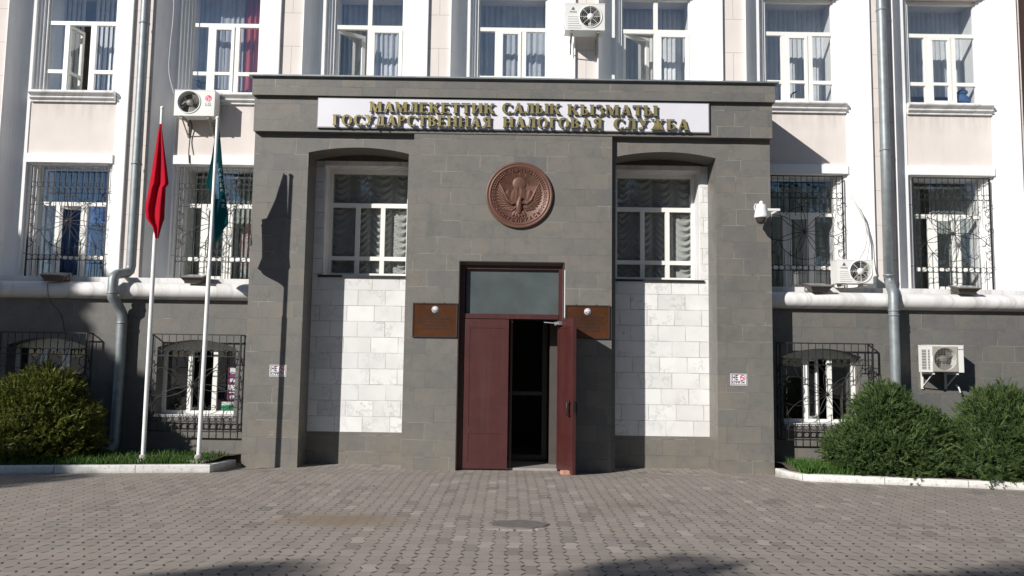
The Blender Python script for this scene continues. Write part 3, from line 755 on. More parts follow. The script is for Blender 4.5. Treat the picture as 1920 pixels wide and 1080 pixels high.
for k in (1, 2, 6, 7):
    c = VIS[k]+(.03 if k < 4 else -.015)
    mb = MB().join(tall_grille(GW, GH), Matrix.Translation((c, 12.775, 2.815)))
    for zz in (3.2, 4.2):
        for s in (-1, 1): mb.bar((c+s*.61, 12.775, zz), (c+s*.69, 12.79, zz), .007)
    part(mb, 'window_grille', M['iron'])
def box_grille(W, H, D):
    mb = MB(); h = W/2; n = 13
    for x in (-h, h):
        mb.bar((x, 0, 0), (x, 0, H), .014); mb.bar((x, D, 0), (x, D, H), .009)
        for z in (0, H): mb.bar((x, 0, z), (x, D, z), .011)
    for z in (0, H): mb.bar((-h, 0, z), (h, 0, z), .0125)
    zs = [H*.155, H*.10, H*.775]
    for z in zs: mb.bar((-h, .002, z), (h, .002, z), .008)
    for k in range(1, n):
        x = -h+W*k/n
        mb.bar((x, 0, H*.775), (x, 0, H), .006); mb.bar((x, 0, 0), (x, 0, H*.17), .006)
        if k % 2: mb.bar((x, .003, H*.155), (x, .003, H*.27), .0055)
    for k in range(n):
        x = -h+W*(k+.5)/n; rr = W/n*.5
        mb.tube(arc(x, H*.1275, rr*.8, 0, 2*math.pi, 12)[:-1], .006, 5, closed=True)
        mb.tube(arc(x, H*.80, rr, 0, math.pi, 8), .006, 5)
    sunburst(mb, 0, H*.47, W*.52, h*.98, H*.30, 14)
    for s in (-1, 1):
        for q in range(3):
            z = H*(.27+.20*q); y = D/2
            mb.tube([(s*h, y+.05*math.cos(t*.55), z+.07*math.sin(t*.55)) for t in range(12)], .006, 5)
            mb.tube([(s*h, y-.055+.11*t/8, z+.10+.05*math.sin(t*.8)) for t in range(9)], .006, 5)
            mb.tube([(s*(h-.012)-s*p[0], 0, p[2]) for p in arc(0, z+.05, .085, -1.5, 1.5)], .006, 5)
    return mb
for k, dx in ((1, .0), (2, .02), (6, .0)):
    c = BW[k]+dx
    mb = MB().join(box_grille(1.40, 1.44, .165), Matrix.Translation((c, YB-.17, .475)))
    part(mb, 'basement_grille', M['iron'])

# ---------------------------------------------------------------- blinds and curtains (things of their own)
def blind(label, c, z0, z1, y, x0, x1, mat, pitch=.082, ang=20, cat='blind', skip=()):
    mb = MB(); n = int((x1-x0)/pitch); w = .089
    for k in range(n):
        if k in skip: continue
        x = x0+pitch*(k+.5); a = R(-ang+random.uniform(-8, 8)); dx, dy = w/2*math.cos(a), w/2*math.sin(a)
        m_ = 5; vs = []
        for q in range(m_+1):
            t = q/m_*2-1; bow = .008*(1-t*t)
            for z in (z0, z1): vs.append((x+dx*t-bow*math.sin(a), y+dy*t-bow*math.cos(a), z))
        mb.add(vs, [(2*q, 2*q+2, 2*q+3, 2*q+1) for q in range(m_)], 0, True)
    root = thing('vertical_blind', label, cat, ((x0+x1)/2, y, z0), 'vertical blinds in the windows')
    o = mb.build('slats', M[mat], root, recalc=False); o.location = (-(x0+x1)/2, -y, -z0)
    h = MB().box(x0, x1, y-.02, y+.02, z1, z1+.035).build('head_rail', M['pvc'], root); h.location = o.location
    return root
def drape(name, label, x0, x1, z0, z1, y, mat, folds=9, amp=.028, group='curtains in the windows', tie=0):
    mb = MB(); nx, nz = folds*8, 10; ph = [random.uniform(-.5, .5) for _ in range(folds+2)]
    for j in range(nz+1):
        t = j/nz
        for i in range(nx+1):
            u = i/nx; f = u*folds; k = int(f); p = ph[k]*(1-(f-k))+ph[k+1]*(f-k)
            a = amp*(.7+.5*math.sin(k*2.1)); x = x0+(x1-x0)*u*(1-tie*math.sin(math.pi*t))
            mb.v.append((x+.012*math.sin(3*t+k), y+a*math.sin(2*math.pi*f+p+.4*t), z0+(z1-z0)*t))
    for j in range(nz):
        for i in range(nx):
            a = j*(nx+1)+i; mb.f.append((a, a+1, a+nx+2, a+nx+1)); mb.m.append(0); mb.s.append(True)
    cx = (x0+x1)/2; v = mb.v; mb.v = [(p[0]-cx, p[1]-y, p[2]-z0) for p in v]
    return tag(mb.build(name, M[mat], recalc=False, loc=(cx, y, z0)), label, 'curtain', group)
V = VIS; yu, yl = 13.37, 13.40
blind('pale vertical blind in the leftmost upper window, lit at its right half', V[1], 5.9, 7.9, yu, V[1]-.62, V[1]+.62, 'blind', ang=22, skip=(5, 6))
drape('curtain', 'pleated blue sheer curtain in the upper window behind the air conditioner above the flags', V[2]-.62, V[2]+.20, 5.9, 7.9, yu-.12, 'sheer', 9, .02)
drape('curtain', 'rose red curtain at the right side of the upper window above the flags', V[2]+.21, V[2]+.62, 5.9, 7.9, yu-.14, 'redcurtain', 4)
drape('curtain', 'pleated pale blue curtain behind the open casement above the left part of the sign', V[3]-.62, V[3]+.62, 5.9, 7.9, yu+.1, 'sheer', 13, .022)
drape('curtain', 'pleated pale blue curtain in the upper window left of the topmost air conditioner', V[4]-.62, V[4]+.62, 5.9, 7.9, yu, 'sheer', 13, .022)
blind('blue grey vertical blind behind the open casement right of the topmost air conditioner', V[5], 5.9, 7.9, yu+.1, V[5]-.62, V[5]+.62, 'blind', ang=22)
blind('pale vertical blind in the upper window above the right end of the stone cornice', V[6], 5.9, 7.9, yu, V[6]-.62, V[6]+.62, 'blind', ang=22)
blind('pale vertical blind in the rightmost upper window', V[7], 6.2, 7.9, yu, V[7]-.62, V[7]+.62, 'blind', ang=22, skip=(2,))
drape('curtain', 'deep blue curtain behind the leftmost barred window', V[1]-.62, V[1]+.62, 2.8, 4.6, yl+.05, 'bluecurtain', 8, .03)
blind('grey green vertical blind in the barred window behind the teal flag', V[2], 2.82, 4.6, yl, V[2]-.62, V[2]+.62, 'greyblind', ang=22)
drape('curtain', 'grey green curtain in the barred window shaded by the stone entrance', V[6]-.62, V[6]+.62, 2.8, 4.6, yl, 'greyblind', 9, .03)
blind('half drawn grey green vertical blind in the rightmost barred window', V[7], 2.82, 4.6, yl, V[7]-.62, V[7]+.62, 'greyblind', ang=22, skip=(5, 6))
for sg, lb in ((-1, 'gathered white net curtain in the niche window left of the round emblem'), (1, 'gathered white net curtain in the niche window right of the round emblem')):
    x0, x1, z0, z1, y = WIN[sg]; x0 -= .04; x1 += .04; z1 += .02; y += .13
    mb = MB(); sw = 4; nx, nz = sw*14, 150; W = x1-x0
    for j in range(nz+1):
        z = z0+(z1-z0)*j/nz
        for i in range(nx+1):
            u = i/nx*sw; k = int(min(u, sw-1e-6)); f = (u-k)*2-1
            sag = .20*f*f*(1+.25*math.sin(k*3.1+sg)); pr = z-sag
            fold = math.sin(2*math.pi*pr/.115+k*1.7+1.3*math.sin(pr*3+k))+.35*math.sin(2*math.pi*pr/.047+k)
            g = .050*(1-f*f)**.7*(.5+.5*fold)-.03*abs(f)**3
            mb.v.append((x0+W*i/nx, y-g, z))
    for j in range(nz):
        for i in range(nx):
            a = j*(nx+1)+i; mb.f.append((a, a+1, a+nx+2, a+nx+1)); mb.m.append(0); mb.s.append(True)
    o = mb.build('net_curtain', M['net'], recalc=False); tag(o, lb, 'curtain', 'gathered net curtains')

# ---------------------------------------------------------------- name sign with gold serif letters
SERIF = {}
def glyph(ch):
    """list of convex-ish polygons in a unit-high box and the advance width; bold Roman capitals"""
    T, t, s = .235, .085, .075        # stem, hairline, serif height
    P = []
    def bx(x0, x1, y0, y1): P.append([(x0, y0), (x1, y0), (x1, y1), (x0, y1)])
    def stem(x, w=T, top=True, bot=True, l=.05, r=.05):
        bx(x, x+w, 0, 1)
        if bot: bx(x-l, x+w+r, 0, s)
        if top: bx(x-l, x+w+r, 1-s, 1)
    def dg(x0, y0, x1, y1, w): P.append([(x0, y0), (x0+w, y0), (x1+w, y1), (x1, y1)])
    def ringp(cx, cy, rx, ry, wx, wy, a0, a1, n=18):
        for k in range(n):
            a, b = a0+(a1-a0)*k/n, a0+(a1-a0)*(k+1)/n
            P.append([(cx+rx*math.cos(a), cy+ry*math.sin(a)), (cx+rx*math.cos(b), cy+ry*math.sin(b)),
                      (cx+(rx-wx)*math.cos(b), cy+(ry-wy)*math.sin(b)), (cx+(rx-wx)*math.cos(a), cy+(ry-wy)*math.sin(a))])
    def tip(x, y, d, h=.2): P.append([(x, y), (x+.07, y), (x+.05, y+d*h), (x, y+d*h)])
    pi = math.pi
    if ch == 'М':
        bx(.06, .14, 0, 1); bx(0, .2, 0, s); bx(0, .2, 1-s, 1); dg(.40, 0, .08, 1, .22); dg(.42, 0, .70, 1, .09); stem(.74, T-.01, l=.04); w = 1.06
    elif ch in 'АД':
        if ch == 'А':
            dg(.07, 0, .36, 1, .085); dg(.56, 0, .33, 1, .25); bx(.2, .6, .27, .36); bx(0, .24, 0, s); bx(.49, .88, 0, s); w = .9
        else:
            dg(.16, .08, .30, 1, .085); bx(.5, .5+T, .0, 1); bx(.2, .8, 1-s, 1); bx(.0, .84, 0, .09); tip(.0, .0, -1, .16); tip(.77, 0, -1, .16); w = .86
    elif ch == 'Л':
        dg(.16, .06, .28, 1, .085); bx(.48, .48+T, 0, 1); bx(.18, .78, 1-s, 1); bx(.43, .78, 0, s); ringp(.08, .11, .11, .11, .11, .11, 0, 2*pi, 10); w = .82
    elif ch == 'Е':
        stem(.05, r=0); bx(.05, .66, 1-s, 1); bx(.05, .68, 0, s); bx(.05+T, .48, .47, .54); tip(.59, 1, -1); tip(.61, 0, 1); tip(.42, .5, 1, .13); tip(.42, .5, -1, .13); w = .74
    elif ch == 'К':
        stem(.05); dg(.26, .42, .62, 1, .09); dg(.56, 0, .33, .56, .25); bx(.56, .84, 1-s, 1); bx(.52, .90, 0, s); w = .92
    elif ch == 'Т':
        stem(.27, top=False); bx(.02, .76, 1-s, 1); tip(.02, 1, -1, .25); tip(.69, 1, -1, .25); w = .80
    elif ch == 'И':
        stem(.05, l=.04, r=.04); stem(.62, l=.04, r=.04); dg(.26, .16, .56, .84, .09); w = .96
    elif ch == 'Н':
        stem(.05); stem(.58); bx(.28, .6, .46, .54); w = .92
    elif ch == 'С':
        ringp(.46, .5, .44, .52, .24, .075, .75, 2*pi-.75, 22); tip(.70, .97, -1, .3); tip(.72, .03, 1, .2); w = .86
    elif ch == 'О':
        ringp(.46, .5, .45, .52, .235, .07, 0, 2*pi, 28); w = .96
    elif ch == 'Ы':
        stem(.05); ringp(.28, .30, .38, .30, .22, .075, -pi/2, pi/2, 12); stem(.80); w = 1.12
    elif ch == 'З':
        ringp(.30, .745, .33, .27, .2, .07, -1.4, 2.5, 14); ringp(.30, .27, .38, .29, .22, .07, -2.5, 1.4, 14); tip(.03, .9, -1, .16); tip(.0, .06, 1, .2); w = .74
    elif ch == 'Г':
        stem(.05); bx(.05, .64, 1-s, 1); tip(.57, 1, -1, .28); w = .68
    elif ch == 'У':
        dg(.36, .36, .06, 1, .25); dg(.22, .06, .62, 1, .085); bx(0, .40, 1-s, 1); bx(.52, .84, 1-s, 1); ringp(.20, .10, .12, .12, .12, .12, 0, 2*pi, 10); w = .86
    elif ch == 'Р':
        stem(.05, top=False); bx(0, .3, 1-s, 1); ringp(.30, .735, .38, .265, .22, .07, -pi/2, pi/2, 12); w = .74
    elif ch == 'В':
        stem(.05); ringp(.30, .745, .34, .255, .21, .07, -pi/2, pi/2, 12); ringp(.30, .28, .40, .28, .22, .07, -pi/2, pi/2, 12); w = .78
    elif ch == 'Б':
        stem(.05); bx(.05, .62, 1-s, 1); tip(.55, 1, -1, .24); ringp(.30, .29, .40, .29, .22, .07, -pi/2, pi/2, 12); w = .76
    elif ch == 'Я':
        stem(.52, top=False); bx(.5, .82, 1-s, 1); ringp(.52, .735, .40, .265, .22, .07, pi/2, 3*pi/2, 12); dg(.12, 0, .40, .5, .13); bx(0, .25, 0, s); w = .86
    elif ch == 'Ж':
        stem(.47, T, l=.04, r=.04); dg(.78, 0, .62, .52, .24); dg(.68, .48, .92, 1, .09); dg(.14, 0, .34, .52, .24)
        P.append([(.20, 1), (.29, 1), (.50, .48), (.41, .48)]); bx(.1, .42, 0, s); bx(.74, 1.08, 0, s); bx(.1, .36, 1-s, 1); bx(.84, 1.08, 1-s, 1); w = 1.18
    return P, w+.05
sx0, sx1, sz0, sz1 = -2.905, 2.925, 5.02, 5.455
YSB = 11.66
sign = thing('name_sign', 'pale board with two lines of raised gold capital letters under the stone cornice', 'sign', (0, YSB, sz0))
def spart(mb, name, mats, root, bevel=0):
    o = mb.build(name, mats, root, bevel=bevel); o.location = -root.location; return o
spart(MB().box(sx0, sx1, YSB, 11.699, sz0, sz1), 'board', M['board'], sign, .004)
mb = MB(); bars_frame(mb, sx0-.012, sx1+.012, sz0-.012, sz1+.012, YSB+.006, .0118, .03)
spart(mb, 'edge_strip', M['galv'], sign)
def put_word(word, px0, px1, pyt, pyb):
    X0_, zt = at(px0, pyt, 11.62); X1_, _ = at(px1, pyt, 11.62); _, zb = at(px0, pyb, 11.62)
    gl = [glyph(ch) for ch in word]; tot = sum(w for _, w in gl)-.05; sxk = (X1_-X0_)/tot; h = zt-zb; x = X0_
    for P, w in gl:
        mb = MB()
        for k, poly in enumerate(P):
            q = [(x+p[0]*sxk, zb+p[1]*h) for p in poly]
            y0 = 11.615+.0006*(k % 7); n = len(q)
            mb.add([(a, y0, b) for a, b in q], [tuple(range(n))], 0)
            v = [(a, y0, b) for a, b in q]+[(a, y0+.028, b) for a, b in q]
            mb.add(v, [(i, (i+1) % n, (i+1) % n+n, i+n) for i in range(n)]+[tuple(range(2*n-1, n-1, -1))], 1)
        spart(mb, 'letter', [M['gold'], M['darkside']], sign)
        x += w*sxk
put_word('МАМЛЕКЕТТИК', 693, 929, 190.5, 209.5); put_word('САЛЫК', 941, 1052, 193, 212); put_word('КЫЗМАТЫ', 1064, 1234, 195.5, 215)
put_word('ГОСУДАРСТВЕННАЯ', 624, 922, 214.5, 234); put_word('НАЛОГОВАЯ', 943, 1130, 219, 238.5); put_word('СЛУЖБА', 1150, 1293, 222, 242)

# ---------------------------------------------------------------- round relief emblem
ex, ez, er = .113, 4.035, .497
emb = thing('relief_emblem', 'round copper brown relief of a spread winged bird under a rising sun, above the doors', 'emblem', (ex, YC, ez)); emb.scale = (1, .62, 1)
Y0 = YC-.006
mb = MB().rev([(er-.012, 0), (er, -.012), (er, -.055), (er-.008, -.066), (er-.03, -.068), (er-.036, -.058), (er-.05, -.058), (er-.056, -.066), (er-.066, -.066), (er-.074, -.048), (.001, -.048)], (0, YC-ex*0-YC, 0), 'y', 72)
mb.build('disc', M['bronze'], emb)
yy = -.048
mb = MB()
mb.rev([(.372, yy), (.368, yy-.012), (.360, yy-.012), (.356, yy)], (0, 0, 0), 'y', 48, a0=R(-35)+math.pi*0, a1=R(215)) if False else None
mb.ell((0, yy, .17), (.105, .030, .105), 24, 14)
mb.build('sun_disc', M['bronze'], emb)
mb = MB()
for k in range(31):
    a = R(4+172*k/30); r0, r1 = .125, (.318 if k % 5 else .33); w = .0035 if k % 5 else .0075
    d = Vector((math.cos(a), 0, math.sin(a))); p = Vector((-math.sin(a), 0, math.cos(a))); c0 = Vector((0, yy, .14))
    A, B = c0+d*r0, c0+d*(min(r1, .195+.09*abs(math.cos(a)))); o_ = Vector((0, -.008, 0))
    mb.add([A-p*w*.5, A+p*w*.5, B+p*w, B-p*w, A+o_, B+o_], [(0, 3, 5, 4), (1, 4, 5, 2), (3, 2, 5)], 0)
mb.build('rays', M['bronze'], emb)
mb = MB()
pk = [(-.30, 0), (-.25, .05), (-.21, .02), (-.16, .075), (-.12, .03), (-.06, .10), (-.03, .06), (0.0, .13), (.04, .06), (.07, .095), (.11, .03), (.16, .07), (.20, .02), (.25, .055), (.31, 0)]
for (xa, za), (xb, zb_) in zip(pk[:-1], pk[1:]):
    mb.add([(xa, yy, -.09), (xb, yy, -.09), (xb, yy-.012-.022*(zb_ > .05), zb_+.015), (xa, yy-.012-.022*(za > .05), za+.015)], [(0, 1, 2, 3)], 0)
mb.build('mountains', M['bronze'], emb, recalc=False)
mb = MB()
mb.tube([(0.0, yy-.016, -.275), (0.0, yy-.026, -.21), (-.004, yy-.030, -.14), (0.004, yy-.030, -.085), (.012, yy-.030, -.055)], [.028, .046, .048, .032, .024], 12)
mb.ell((.018, yy-.030, -.045), (.03, .020, .023), 12, 8); mb.tube([(.036, yy-.030, -.043), (.058, yy-.027, -.048), (.064, yy-.027, -.057)], [.012, .007, .002], 6)
for k in range(5):
    mb.ell((.036*(k-2), yy-.012, -.292+.010*abs(k-2)), (.024, .012, .055), 10, 6, Matrix.Rotation(R((k-2)*-16), 3, 'Y'))
mb.box(-.10, -.015, yy-.016, yy, -.345, -.332); mb.box(.015, .10, yy-.016, yy, -.345, -.332)
mb.build('bird', M['bronze'], emb)
for s in (-1, 1):
    mb = MB()
    lead = [(s*.035, yy-.022, -.11), (s*.11, yy-.022, -.135), (s*.175, yy-.022, -.075), (s*.215, yy-.020, .01), (s*.255, yy-.016, .10), (s*.295, yy-.010, .17)]
    mb.tube(lead, [.020, .024, .024, .020, .014, .005], 8)
    base = [(.045, -.185), (.12, -.185), (.185, -.125), (.225, -.04), (.245, .06)]
    for lay, (n, L0, off, wd) in enumerate(((13, .125, 0, .0165), (10, .085, -.03, .014))):
        for k in range(n):
            t = k/(n-1); f = t*(len(base)-1.001); i = int(f); q = f-i
            x = base[i][0]*(1-q)+base[i+1][0]*q; z = base[i][1]*(1-q)+base[i+1][1]*q
            ang = R(-34+100*t); L = L0*(.85+.35*math.sin(t*2.6)); D = Vector((s*math.cos(ang), 0, math.sin(ang)))
            cx_ = Vector((s*x, yy-.006-.008*lay, z))+D*(L*.42+off)
            mb.ell(cx_, (L*.58, .011, wd), 10, 6, Matrix.Rotation(-math.atan2(D.z, D.x), 3, 'Y'))
    mb.build('wing', M['bronze'], emb)
mb = MB()
def ring_text(mb, body, r, a_mid, size, flip=False, span=None):
    n = len(body); st = span/(n-1)
    for k, ch in enumerate(body):
        a = a_mid+(span/2-st*k)*(1 if not flip else -1)
        x, z = r*math.cos(a), r*math.sin(a); rot = (math.pi/2-a) if not flip else (-math.pi/2-a)
        t = text_mb(ch, size, .011); c = Matrix.Translation((x, yy-.006, z)) @ Matrix.Rotation(rot, 4, 'Y') @ Matrix.Translation((0, 0, -size*.36)) @ STAND
        mb.join(t, c)
ring_text(mb, 'КЫРГЫЗ', .378, R(88), .086, span=R(46)); ring_text(mb, 'РЕСПУБЛИКАСЫ', .378, R(262), .076, True, span=R(112))
mb.build('lettering', M['bronze'], emb, recalc=False)
for s in (-1, 1):
    mb = MB()
    for k in range(9):
        a = R(90-s*(34+5.2*k)); 
        for q in (-1, 1):
            mb.ell((.385*math.cos(a)+q*.013*math.cos(a), yy-.006, .385*math.sin(a)+q*.013*math.sin(a)), (.018, .012, .010), 8, 6, Matrix.Rotation(-(a+q*s*.7+math.pi/2), 3, 'Y'))
    for k in range(6):
        a = R(90-s*(84+8*k)); mb.tube([((.385+.02*math.cos(t*.9))*math.cos(a+.05*math.sin(t*.9)), yy-.004, (.385+.02*math.cos(t*.9))*math.sin(a+.05*math.sin(t*.9))) for t in range(8)], .006, 5)
    mb.build('ornament', M['bronze'], emb)

# ---------------------------------------------------------------- copper plaques and no-smoking signs
def plaque(label, xa, xb, za, zb, lines):
    r = thing('wall_plaque', label, 'plaque', ((xa+xb)/2, YC, za), 'copper plaques beside the doors')
    spart(MB().box(xa+.018, xb-.018, YC-.018, YC-.001, za+.018, zb-.018), 'plate', M['plaque'], r)
    mb = MB(); bars_frame(mb, xa, xb, za, zb, YC-.027, .02, .025)
    spart(mb, 'frame', M['darkbrown'], r, .003)
    cx, cz = (xa+xb)/2, zb-.095; mb = MB()
    mb.rev([(.05, -.001), (.05, -.006), (.001, -.0065)], (cx, YC-.018, cz), 'y', 28, 0); mb.rev([(.044, -.0072), (.036, -.0072)], (cx, YC-.018, cz), 'y', 28, 1)
    mb.rev([(.031, -.0076), (.017, -.0076)], (cx, YC-.018, cz), 'y', 20, 1, a0=R(170), a1=R(370)); mb.box(cx-.012, cx+.012, YC-.0262, YC-.0256, cz+.004, cz+.014, 1)
    mb.disc((cx, YC-.0268, cz-.022), .009, 'y', 12, 2)
    spart(mb, 'medallion', [M['signwhite'], M['logogrey'], M['greenprint']], r)
    mb = MB()
    for k, (tx, w) in enumerate(lines): wall_text(mb, tx, .043, cx, YC-.0186, zb-.195-.049*k, .0006, width=w)
    spart(mb, 'lettering', M['black'], r)
    mb = MB()
    for x in (xa+.16, xb-.2): mb.bar((x, YC-.012, zb), (x, YC-.012, zb+.014), .006)
    spart(mb, 'hanger', M['black'], r)
plaque('copper plaque with dark lettering and round medallion left of the doors', -1.425, -.765, 1.912, 2.415, [('КЫРГЫЗ', .2), ('РЕСПУБЛИКАСЫНЫН', .48), ('ӨКМӨТҮНӨ КАРАШТУУ', .52), ('МАМЛЕКЕТТИК', .34), ('САЛЫК КЫЗМАТЫ', .42)])
plaque('copper plaque right of the doors, partly shaded by the open leaf', .808, 1.464, 1.922, 2.415, [('ГОСУДАРСТВЕННАЯ', .48), ('НАЛОГОВАЯ СЛУЖБА', .42), ('ПРИ ПРАВИТЕЛЬСТВЕ', .50), ('КЫРГЫЗСКОЙ', .36), ('РЕСПУБЛИКИ', .34)])
def nosmoke(label, xa, za):
    xb, zb = xa+.245, za+.168; y = YP-.004
    r = thing('wall_sign', label, 'sign', ((xa+xb)/2, YP, za), 'no smoking signs on the stone pillars')
    spart(MB().box(xa, xb, y, YP-.0005, za, zb), 'plate', M['signwhite'], r)
    mb = MB(); bars_frame(mb, xa+.008, xb-.008, za+.008, zb-.008, y-.0012, .007, .002)
    cx, cz = xa+.178, za+.112
    wall_text(mb, 'НЕ', .095, xa+.07, y-.0006, za+.082, .0008, width=.086, bold=.03); wall_text(mb, 'КУРИТЬ!', .062, xa+.118, y-.0006, za+.024, .0008, width=.19, bold=.03)
    mb.box(cx-.022, cx+.02, y-.0022, y-.001, cz-.005, cz+.005)
    mb.rev([(.040, -.0016), (.031, -.0016)], (cx, y-.0016, cz), 'y', 24, 1)
    q = .026; mb.add([(cx-q-.004, y-.004, cz+q-.004), (cx-q+.004, y-.004, cz+q+.004), (cx+q+.004, y-.004, cz-q+.004), (cx+q-.004, y-.004, cz-q-.004)], [(0, 1, 2, 3)], 1)
    spart(mb, 'lettering', [M['violet'], M['redprint']], r)
nosmoke('small white no smoking sign on the left pillar, crossed by the flagpole shadow', -3.512, 1.312)
nosmoke('small white no smoking sign on the sunlit right pillar', 3.246, 1.276)

# ---------------------------------------------------------------- air conditioner outdoor units
def plate_hole(mb, x0, x1, z0, z1, cx, cz, r, y, n=40, m=0):
    angs = sorted([2*math.pi*k/n for k in range(n)]+[math.atan2(z-cz, x-cx) % (2*math.pi) for x in (x0, x1) for z in (z0, z1)])
    inn = []; out = []
    for a in angs:
        c, s = math.cos(a), math.sin(a); inn.append((cx+r*c, y, cz+r*s))
        t = min(((x1-cx)/c if c > 1e-9 else (x0-cx)/c if c < -1e-9 else 9e9), ((z1-cz)/s if s > 1e-9 else (z0-cz)/s if s < -1e-9 else 9e9))
        out.append((cx+t*c, y, cz+t*s))
    N = len(angs); mb.add(inn+out, [(i, (i+1) % N, (i+1) % N+N, i+N) for i in range(N)], m)
def ac_unit(label, x0, x1, z0, z1, yf, yb, ywall, fan_u, fan_v, fr, style, bracket=True):
    """x0..x1, z0..z1 front face; yf front, yb back of the casing, ywall the wall behind"""
    r = thing('air_conditioner', label, 'air conditioner', ((x0+x1)/2, ywall, z0), 'outdoor units on the facade')
    W, H = x1-x0, z1-z0; cx, cz = x0+W*fan_u, z0+H*fan_v
    mb = MB(); D = .13
    plate_hole(mb, x0, x1, z0, z1, cx, cz, fr, yf)
    mb.rev([(fr, yf), (fr, yf+D)], (cx, 0, cz), 'y', 40)
    v = [(x0, yf, z0), (x1, yf, z0), (x1, yf, z1), (x0, yf, z1), (x0, yb, z0), (x1, yb, z0), (x1, yb, z1), (x0, yb, z1)]
    mb.add(v, [(0, 1, 5, 4), (1, 2, 6, 5), (2, 3, 7, 6), (3, 0, 4, 7), (4, 5, 6, 7)])
    mb.rev([(fr+.022, yf), (fr+.02, yf-.008), (fr+.004, yf-.008), (fr, yf)], (cx, 0, cz), 'y', 40)
    mb.box(x0-.004, x1+.004, yf-.003, yb+.002, z1+.0005, z1+.012)
    spart(mb, 'casing', M['acwhite'], r)
    mb = MB().disc((cx, yf+D-.002, cz), fr, 'y', 40)
    for k in range(int(2*fr/.012)):
        xx = cx-fr+.012*(k+.5); hh = math.sqrt(max(0, fr*fr-(xx-cx)**2))
        if hh > .02: mb.box(xx-.0015, xx+.0015, yf+D-.006, yf+D-.003, cz-hh, cz+hh)
    spart(mb, 'coil', M['acdark'], r)
    mb = MB(); mb.rev([(.052, yf+.07), (.052, yf+.03), (.045, yf+.024), (.001, yf+.022)], (cx, 0, cz), 'y', 24)
    nb = 3
    for k in range(nb):
        a0 = 2*math.pi*k/nb+.55; vs = []
        for q in range(7):
            t = q/6; rr = .05+(fr*.95-.05)*t
            for e in range(5):
                w = (e/4-.5)*(.75+.45*t)+.35*t
                a = a0+w; vs.append((cx+rr*math.cos(a), yf+.06-.035*(e/4-.5), cz+rr*math.sin(a)))
        mb.add(vs, [(q*5+e, q*5+e+1, q*5+e+6, q*5+e+5) for q in range(6) for e in range(4)], 0, True)
    spart(mb, 'fan', M['blade'], r)
    mb = MB()
    if style == 'square':
        for k in range(15):
            xx = cx-fr+2*fr*(k+.5)/15; hh = math.sqrt(max(0, fr*fr-(xx-cx)**2)); mb.bar((xx, yf-.012, cz-hh), (xx, yf-.012, cz+hh), .0013)
        for k in range(13):
            zz = cz-fr+2*fr*(k+.5)/13; hh = math.sqrt(max(0, fr*fr-(zz-cz)**2)); mb.bar((cx-hh, yf-.0125, zz), (cx+hh, yf-.0125, zz), .0013)
        q = fr+.012; b = MB(); plate_hole(b, cx-q, cx+q, cz-q, cz+q, cx, cz, fr-.003, yf-.015); mb.join(b)
        bars_frame(mb, cx-q-.004, cx+q+.004, cz-q-.004, cz+q+.004, yf-.014, .012, .013)
    else:
        for k in range(1, 6): mb.tube(arc(cx, cz, fr*k/5.6, 0, 2*math.pi, 28, yf-.004)[:-1], .0011, 4, closed=True)
        nsp = 8 if style != 'plain' else 4
        for k in range(nsp):
            a = 2*math.pi*k/nsp+(.0 if style != 'plain' else .78); mb.bar((cx+.05*math.cos(a), yf-.005, cz+.05*math.sin(a)), (cx+fr*math.cos(a), yf-.005, cz+fr*math.sin(a)), .0038 if style != 'plain' else .0016)
        if style == 'ribbed': mb.rev([(.052, yf-.004), (.05, yf-.012), (.001, yf-.014)], (cx, 0, cz), 'y', 24)
    spart(mb, 'fan_grille', M['acwhite'] if style == 'ribbed' else M['acgrey'], r)
    mb = MB()
    if style == 'ribbed':
        for k in range(6):
            zz = z0+H*(.08+.085*k); mb.box(x0+W*.06, x0+W*(.36+(.04 if k < 2 else -.02)), yf-.006, yf-.0005, zz, zz+.016)
        spart(mb, 'rib', M['acwhite'], r)
        mb = MB(); tx, tz = x0+W*.20, z0+H*.82
        mb.prism([(tx-.03, tz-.022), (tx+.03, tz-.022), (tx, tz+.035)], yf-.002, yf-.0005, 'xz')
        wall_text(mb, 'HYUNDAI', .036, tx, yf-.0012, tz-.066, .0006, width=.11)
        spart(mb, 'logo', M['logogrey'], r)
    elif style == 'plain':
        mb = MB(); lx, lz = x0+W*.845, z0+H*.70
        mb.rev([(.052, yf-.0015), (.001, yf-.0016)], (lx, 0, lz), 'y', 32, 0)
        mb.rev([(.041, yf-.003), (.034, yf-.003)], (lx, 0, lz), 'y', 24, 1, a0=R(90), a1=R(360)); mb.box(lx-.006, lx+.002, yf-.0034, yf-.002, lz-.022, lz+.022, 1); mb.box(lx-.006, lx+.018, yf-.0036, yf-.002, lz-.022, lz-.015, 1); mb.box(lx+.006, lx+.038, yf-.0032, yf-.002, lz-.004, lz+.003, 1)
        mb.disc((lx-.017, yf-.0032, lz+.014), .006, 'y', 12, 1)
        wall_text(mb, 'LG', .078, lx, yf-.0012, lz-.125, .0006, width=.085, m=2)
        spart(mb, 'logo', [M['logored'], M['signwhite'], M['logogrey']], r)
    else:
        mb = MB(); wall_text(mb, 'Panasonic', .032, x0+W*.90, yf-.0012, z1-.058, .0006, width=.105)
        spart(mb, 'logo', M['logogrey'], r)
        mb = MB()
        for k in range(13):
            zz = z0+.04+(H-.09)*k/13
            mb.box(x0+.008, x0+.034, yf-.0012, yf-.0004, zz, zz+.013); mb.box(x0-.001, x0-.0003, yf+.03, yf+.16, zz, zz+.013)
        spart(mb, 'side_slots', M['acdark'], r)
